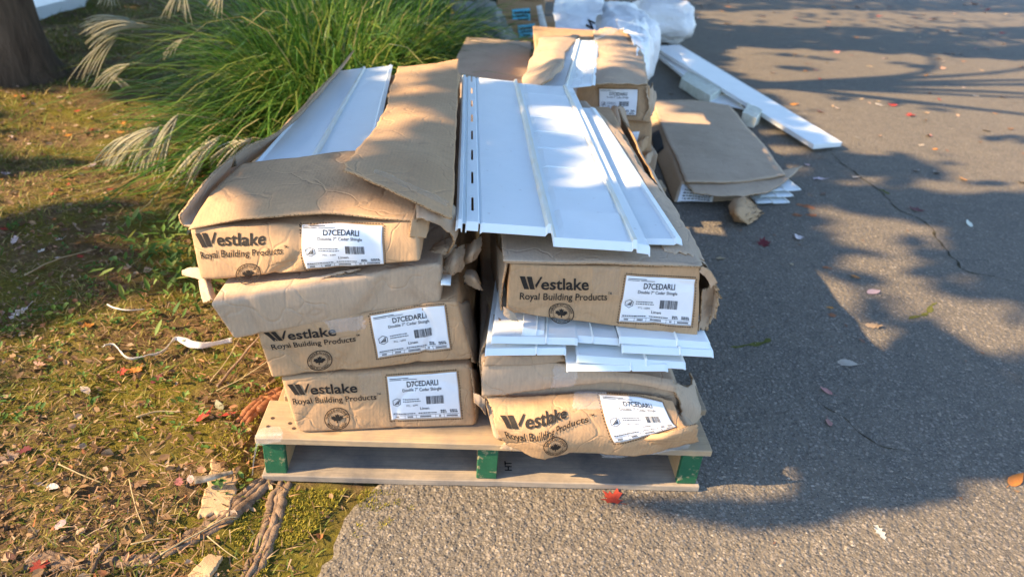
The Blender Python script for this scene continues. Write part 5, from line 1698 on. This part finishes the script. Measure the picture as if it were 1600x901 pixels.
def stick(label, pix, r, mat, name='twig', cat='twig', lift=0.012, n=6):
    pts = []
    for q in pix:
        p = P(q[0], q[1], z=0.01); p.z = lawn_h(p.x, p.y) + lift + (q[2] if len(q) > 2 else 0); pts.append(p)
    c = [spline(pts, k / 16) for k in range(17)]
    c = [p + nv(p, 25, r * 1000) * r * 0.5 for p in c]
    if mat == 'straw': r *= 0.7
    vs, fs = tube_geo(c, r, r * 0.5, n)
    return mesh(name, vs, fs, M[mat], loc=c[8], label=label, cat=cat)


k = NM('birch_bark', 0.85, 0.2); bn = k.noise(30, 4, 0.6, k.map((1, 1, 1)))
k.col(k.ramp(bn, [(0.35, (0.10, 0.075, 0.05)), (0.55, (0.42, 0.34, 0.25)), (0.8, (0.58, 0.50, 0.40))])); k.bump(bn, 0.5, 0.004); M['birch'] = k.m
stick('short thick broken stick with pale bark lying on the tan slab', [(308, 771, .018), (336, 764, .022), (366, 753, .022)], 0.0085, 'birch', 'stick', 'stick', n=10)
stick('long bare stem lying over the moss at the lower left of the pallet', [(252, 872), (300, 842), (350, 818), (372, 812)], 0.0028, 'straw')
stick('thin dry stem lying across the moss at the bottom', [(325, 842), (345, 858), (372, 874)], 0.0022, 'straw')
stick('thin dry stem reaching level to the lowest box', [(338, 612), (380, 606, .03), (434, 604, .10)], 0.002, 'straw')
stick('long pale twig on the dark grass left of the stack', [(40, 436), (90, 410), (150, 392)], 0.004, 'straw')
stick('crooked dark twig at the bottom left corner', [(146, 902, .0), (160, 880, .01), (186, 862, .02)], 0.0045, 'bark')
stick('pale straight straw near the bottom left', [(96, 738), (130, 752), (160, 760)], 0.0025, 'straw')
stick('dry straw pointing down in the leaf litter', [(204, 756), (214, 800), (232, 846)], 0.0022, 'straw')
stick('straw lying level in the moss below the litter', [(206, 856), (240, 850), (268, 846)], 0.0022, 'straw')
stick('grey dry grass wisp in the middle of the litter', [(216, 662), (250, 650), (285, 648)], 0.004, 'straw')
stick('brown twig leaning towards the pallet beside the reddish root', [(330, 600), (356, 575, .02), (386, 540, .05)], 0.003, 'straw')
stick('reddish brown twig leaning under the blank box', [(340, 606), (372, 580, .02), (410, 556, .06)], 0.005, 'root')
rows = []
st = [(160, 548), (176, 544), (190, 556), (204, 563), (222, 562), (245, 556), (262, 548), (276, 537), (292, 540), (312, 545), (340, 538), (370, 532)]
wd = [2, 2, 2, 2.5, 2.5, 3, 4, 6, 12, 10, 6, 8]
for (x, y), w_ in zip(st, wd):
    a, b = P(x, y - w_ / 2, z=0.03), P(x, y + w_ / 2, z=0.02)
    a.z = lawn_h(a.x, a.y) + 0.03; b.z = lawn_h(b.x, b.y) + 0.018
    rows.append([a, b])
sheet(None, 'plastic_strap', patch(rows, 0.006, 20, 2), 4, 80, M['strap'], 0.0012, (0.04,) * 4, 91, label='twisted white plastic strap on the grass left of the stack', cat='strap')
stick('thin curved white string on the grass left of the blank box', [(170, 484), (184, 494), (206, 496), (228, 490)], 0.0028, 'strap', 'string', 'string')
# shreds of shrink wrap on the pallet corner
wrp = [[P(398, 700, y=-0.018), P(440, 690, y=-0.02)], [P(398, 680, y=-0.016), P(445, 676, y=-0.018)], [P(408, 666, z=0.134), P(436, 664, z=0.134)]]
sheet(None, 'shrink_wrap_shred', patch(wrp, 0.003, 30, 3), 12, 12, M['film'], 0.0006, (0.1,) * 4, 92, label='torn clear wrap clinging to the left front corner of the pallet', cat='plastic wrap')
tl = [P(402, 690, y=-0.02), P(397, 715, y=-0.025), P(394, 742, y=-0.02)]
v1, f1 = tube_geo([spline(tl, k / 10) for k in range(11)], 0.0022, 0.0012, 5)
mesh('wrap_tail', v1, f1, M['film'], parent=bpy.data.objects['shrink_wrap_shred'])
bpy.data.objects['wrap_tail'].data.transform(Matrix.Translation(-bpy.data.objects['shrink_wrap_shred'].location))

# ------------------------------------------------------------------ fallen leaves
random.seed(77)


def leaf_mesh(kind, seed):
    rnd = random.Random(seed)
    if kind == 'maple': out = [(0, 1), (0.14, 0.62), (0.34, 0.70), (0.30, 0.42), (0.86, 0.52), (0.62, 0.22), (0.70, 0.02), (0.26, -0.08), (0.30, -0.42), (0.06, -0.30), (0.0, -0.34)]
    elif kind == 'oak': out = [(0, 1), (0.20, 0.82), (0.14, 0.62), (0.38, 0.52), (0.22, 0.30), (0.42, 0.10), (0.20, -0.10), (0.30, -0.34), (0.08, -0.50), (0, -0.62)]
    else: out = [(0, 1), (0.20, 0.72), (0.36, 0.36), (0.40, 0.0), (0.30, -0.34), (0.12, -0.58), (0, -0.66)]
    k1, k2, tw = rnd.uniform(0.15, 0.7), rnd.uniform(-0.2, 0.55), rnd.uniform(-0.35, 0.35)
    def lift(x, y): return 0.5 * (k1 * x * x + k2 * y * y + tw * x * y) + 0.10 * noise.noise(V((x * 2.2, y * 2.2, seed))) + 0.05
    ring = out + [(-x, y) for x, y in out[-2:0:-1]]
    vs, fs = [], []
    for s_ in (0.0, 0.5, 1.0):
        for x, y in (ring if s_ else [(0, 0)]):
            x2, y2 = x * (s_ or 0), 0.12 + (y - 0.12) * (s_ or 0)
            j = 1 + (0.10 * rnd.uniform(-1, 1) if s_ == 1 else 0)
            vs.append(V((x2 * j, y2 * j, lift(x2, y2))))
    n = len(ring)
    for i in range(n):
        a = (i + 1) % n
        fs.append((0, 1 + i, 1 + a)); fs.append((1 + i, 1 + n + i, 1 + n + a, 1 + a))
    b = len(vs); y0 = out[-1][1]; zz = lift(0, y0)
    vs += [V((-0.02, y0, zz)), V((0.02, y0, zz)), V((0.05, y0 - 0.45, zz + 0.12)), V((0.015, y0 - 0.45, zz + 0.12))]
    fs.append((b, b + 1, b + 2, b + 3))
    me = bpy.data.meshes.new('fallen_leaf'); me.from_pydata(vs, [], fs); me.materials.append(M['leaf'])
    me.polygons.foreach_set('use_smooth', [True] * len(fs)); me.update()
    return me


LM = {kd: [leaf_mesh(kd, i * 3 + len(kd)) for i in range(5)] for kd in ('maple', 'oak', 'oval')}
COL = {'maroon': (0.13, 0.022, 0.028), 'red': (0.42, 0.055, 0.035), 'orange': (0.55, 0.22, 0.04), 'tan': (0.46, 0.32, 0.20), 'pale': (0.58, 0.47, 0.40), 'pink': (0.45, 0.20, 0.18), 'brown': (0.20, 0.11, 0.065), 'white': (0.66, 0.60, 0.54), 'green': (0.34, 0.42, 0.26), 'yellow': (0.55, 0.40, 0.06)}


def leaf(px, py, wpx, color, kind='oval', label=None, group=None, z=None, rot=None, up=0.0):
    p = P(px, py, z=0.004)
    gz = lawn_h(p.x, p.y) + 0.008 if p.x < edge_x(p.y) else 0.002
    d = (p - CAM).dot(FWD)
    o = bpy.data.objects.new('fallen_leaf', random.choice(LM[kind]))
    C.objects.link(o)
    s = wpx * d / FPX * 0.62
    o.location = V((p.x, p.y, gz + up)); o.scale = (s, s, s * random.uniform(0.8, 1.4))
    o.rotation_euler = (random.uniform(-0.22, 0.22), random.uniform(-0.22, 0.22), random.uniform(0, 6.28) if rot is None else rot)
    c = COL[color]; f = random.uniform(0.8, 1.15)
    o.color = (c[0] * f, c[1] * f * random.uniform(0.85, 1.1), c[2] * f, 1)
    return props(o, label, 'leaf', group)


gl = 'larger fallen leaves on the driveway'
for a in [(961, 780, 42, 'red', 'maple', 'large red and maroon leaf touching the front edge of the pallet'), (1377, 833, 32, 'white', 'oak', 'pale tan curled leaf in the sun at lower right'),
          (1585, 751, 38, 'orange', 'oval', 'orange leaf at the right edge of the frame'), (1325, 567, 38, 'pale', 'oval', 'large pale pinkish leaf in the shaded middle right'),
          (1293, 611, 22, 'pink', 'oval', 'upper of two small pink leaves in the dark shade'), (1295, 658, 22, 'pink', 'oval', 'lower of two small pink leaves in the dark shade'),
          (1247, 371, 30, 'white', 'oak', 'nearly white leaf right of the kraft scrap'), (1190, 380, 26, 'maroon', 'maple', 'purple maroon leaf below the kraft scrap'),
          (1125, 403, 20, 'tan', 'oval', 'curled tan leaf by the top right of the square printed box'), (1237, 412, 13, 'tan', 'oval', 'small round tan leaf below the nearly white leaf'),
          (1334, 431, 18, 'orange', 'oval', 'small rusty orange leaf lying in the shade'), (1364, 455, 30, 'pale', 'oval', 'pale lilac leaf in the shade near the middle right'),
          (1362, 508, 28, 'tan', 'oak', 'tan and brown leaf with a curled tip, below the lilac leaf'), (1431, 328, 24, 'maroon', 'maple', 'dark maroon leaf beside the crack'),
          (1337, 276, 22, 'pale', 'oval', 'pale leaf at the start of the crack'), (1283, 279, 22, 'white', 'oak', 'white leaf below the near end of the trim board'),
          (1286, 303, 14, 'brown', 'oval', 'tiny dark leaf right of the flattened box'), (1432, 266, 20, 'pale', 'oak', 'pale curled leaf in the right dapple'),
          (1462, 269, 18, 'pale', 'oval', 'greyish pink leaf next to the pale curled one'), (1507, 280, 18, 'orange', 'maple', 'bright orange leaf at the right in dapple'),
          (1515, 350, 20, 'white', 'oval', 'thin white leaf right of the crack'), (1452, 212, 18, 'pink', 'oval', 'pink leaf in the sunlit band at right'),
          (1420, 180, 18, 'red', 'maple', 'bright red leaf in the sunlit band'), (1375, 164, 16, 'white', 'oak', 'whitish leaf in the sunlit band'),
          (1393, 165, 15, 'red', 'maple', 'pinkish red leaf beside the whitish one'), (1542, 204, 16, 'tan', 'oval', 'upright tan leaf near the right edge'),
          (1281, 174, 15, 'red', 'maple', 'red leaf right of the trim board'), (1240, 163, 18, 'orange', 'oval', 'orange brown leaf right of the trim board'),
          (1048, 147, 14, 'tan', 'oak', 'tan leaf on the ground left of the foam block'), (1261, 257, 12, 'pale', 'oval', 'pale leaf beyond the torn corner of the flattened box'),
          (1348, 532, 12, 'brown', 'oval', 'small brown leaf above the large pale pinkish leaf'), (1298, 480, 12, 'orange', 'oval', 'faded orange leaf left of the lilac leaf'),
          (1600, 285, 18, 'tan', 'maple', 'tan leaf cut by the right edge of the frame')]:
    leaf(*a[:5], label=a[5], group=gl)
gl = 'larger fallen leaves on the lawn'
for a in [(322, 657, 30, 'red', 'oval', 'red curled leaf left of the pale green leaf'), (361, 653, 24, 'red', 'oval', 'red curled leaf right of the pale green leaf'), (344, 640, 26, 'green', 'oval', 'pale green leaf between two red ones by the pallet'),
          (248, 594, 24, 'maroon', 'oval', 'purplish red leaf on the lawn below the strap'), (190, 588, 20, 'red', 'maple', 'dark red leaf on the lawn left of the purplish one'), (216, 582, 26, 'orange', 'maple', 'orange leaf on the lawn under the strap'),
          (36, 494, 34, 'pale', 'oak', 'pale pinkish leaf at the left edge of the lawn'), (240, 495, 20, 'orange', 'oval', 'rust coloured leaf right of the white string'), (25, 385, 24, 'pale', 'oak', 'grey pink leaf at the far left of the lawn'),
          (136, 620, 26, 'pale', 'oval', 'pale grey leaf in the middle of the lawn'), (68, 583, 22, 'tan', 'oak', 'tan leaf on the left lawn'), (18, 728, 30, 'tan', 'maple', 'tan leaf at the left edge in the lower lawn'),
          (45, 714, 26, 'maroon', 'maple', 'dark leaf beside the tan one at the lower left'), (85, 772, 24, 'white', 'oval', 'pale pinkish white leaf at lower left'), (282, 765, 30, 'pink', 'oak', 'reddish brown leaf left of the broken stick'),
          (300, 760, 22, 'pale', 'oval', 'mauve leaf next to the broken stick'), (64, 894, 30, 'red', 'maple', 'dark red leaf at the bottom left corner'), (100, 832, 26, 'pale', 'oval', 'pale wood coloured leaf in the lower left'),
          (215, 768, 32, 'brown', 'oak', 'large dark brown leaf in the litter'), (88, 366, 16, 'orange', 'maple', 'small orange leaf on the shaded lawn'), (140, 520, 22, 'orange', 'maple', 'orange leaf left of the strap'), (22, 880, 24, 'brown', 'oval', 'brown leaf at the bottom left edge')]:
    leaf(*a[:5], label=a[5], group=gl)
random.seed(101)
for i in range(150):
    x, y = random.uniform(1060, 1600), 4 + 250 * random.random() ** 1.5
    if y > 60 and x < 1130 + (y - 60) * 1.3: continue
    c = random.choice(['tan', 'tan', 'brown', 'pale', 'red', 'orange', 'pink'])
    zone = 'near the top edge of the driveway' if y < 50 else 'in the sunlit band beyond the white bags' if y < 100 else 'on the driveway right of the long trim board' if x < 1380 else 'on the driveway near the right edge'
    leaf(x, y, random.uniform(6, 12), c, random.choice(('oak', 'oval', 'maple')), 'small %s fallen leaf %s' % (c, zone), 'small %s leaves %s' % (c, zone))
for i in range(26):
    x, y = random.uniform(1150, 1600), random.uniform(300, 880)
    if inside(V((x, y, 0)), [V(p) for p in ((1090, 560, 0), (1150, 800, 0), (1500, 780, 0), (1400, 560, 0))]): continue
    leaf(x, y, random.uniform(5, 9), 'brown', 'oval', 'tiny brown leaf scrap on the near driveway', 'tiny leaf scraps on the near driveway')
for i in range(60):
    x, y = random.uniform(0, 300), random.uniform(150, 420)
    c = random.choice(['tan', 'brown', 'orange', 'red', 'pale'])
    if x > 130 + (420 - y) * 0.5: continue
    leaf(x, y, random.uniform(8, 15), c, random.choice(('oak', 'maple')), 'small %s fallen leaf in the grass of the far lawn' % c, 'small %s leaves on the far lawn' % c)
# reddish stain of crumbled leaf by the flattened box
for q, s in (((1262, 322), 0.05), ((1268, 336), 0.035), ((1245, 335), 0.03), ((1292, 418), 0.02), ((1300, 492), 0.02)):
    c = P(*q, z=0.0014)
    vs = [c + V((math.cos(a * 0.449) * s * random.uniform(0.3, 1.2), math.sin(a * 0.449) * s * 0.7 * random.uniform(0.3, 1.2), 0)) for a in range(14)]
    mesh('rust_stain', vs, [tuple(range(14))], M['rust'], parent=driveway, smooth=False)
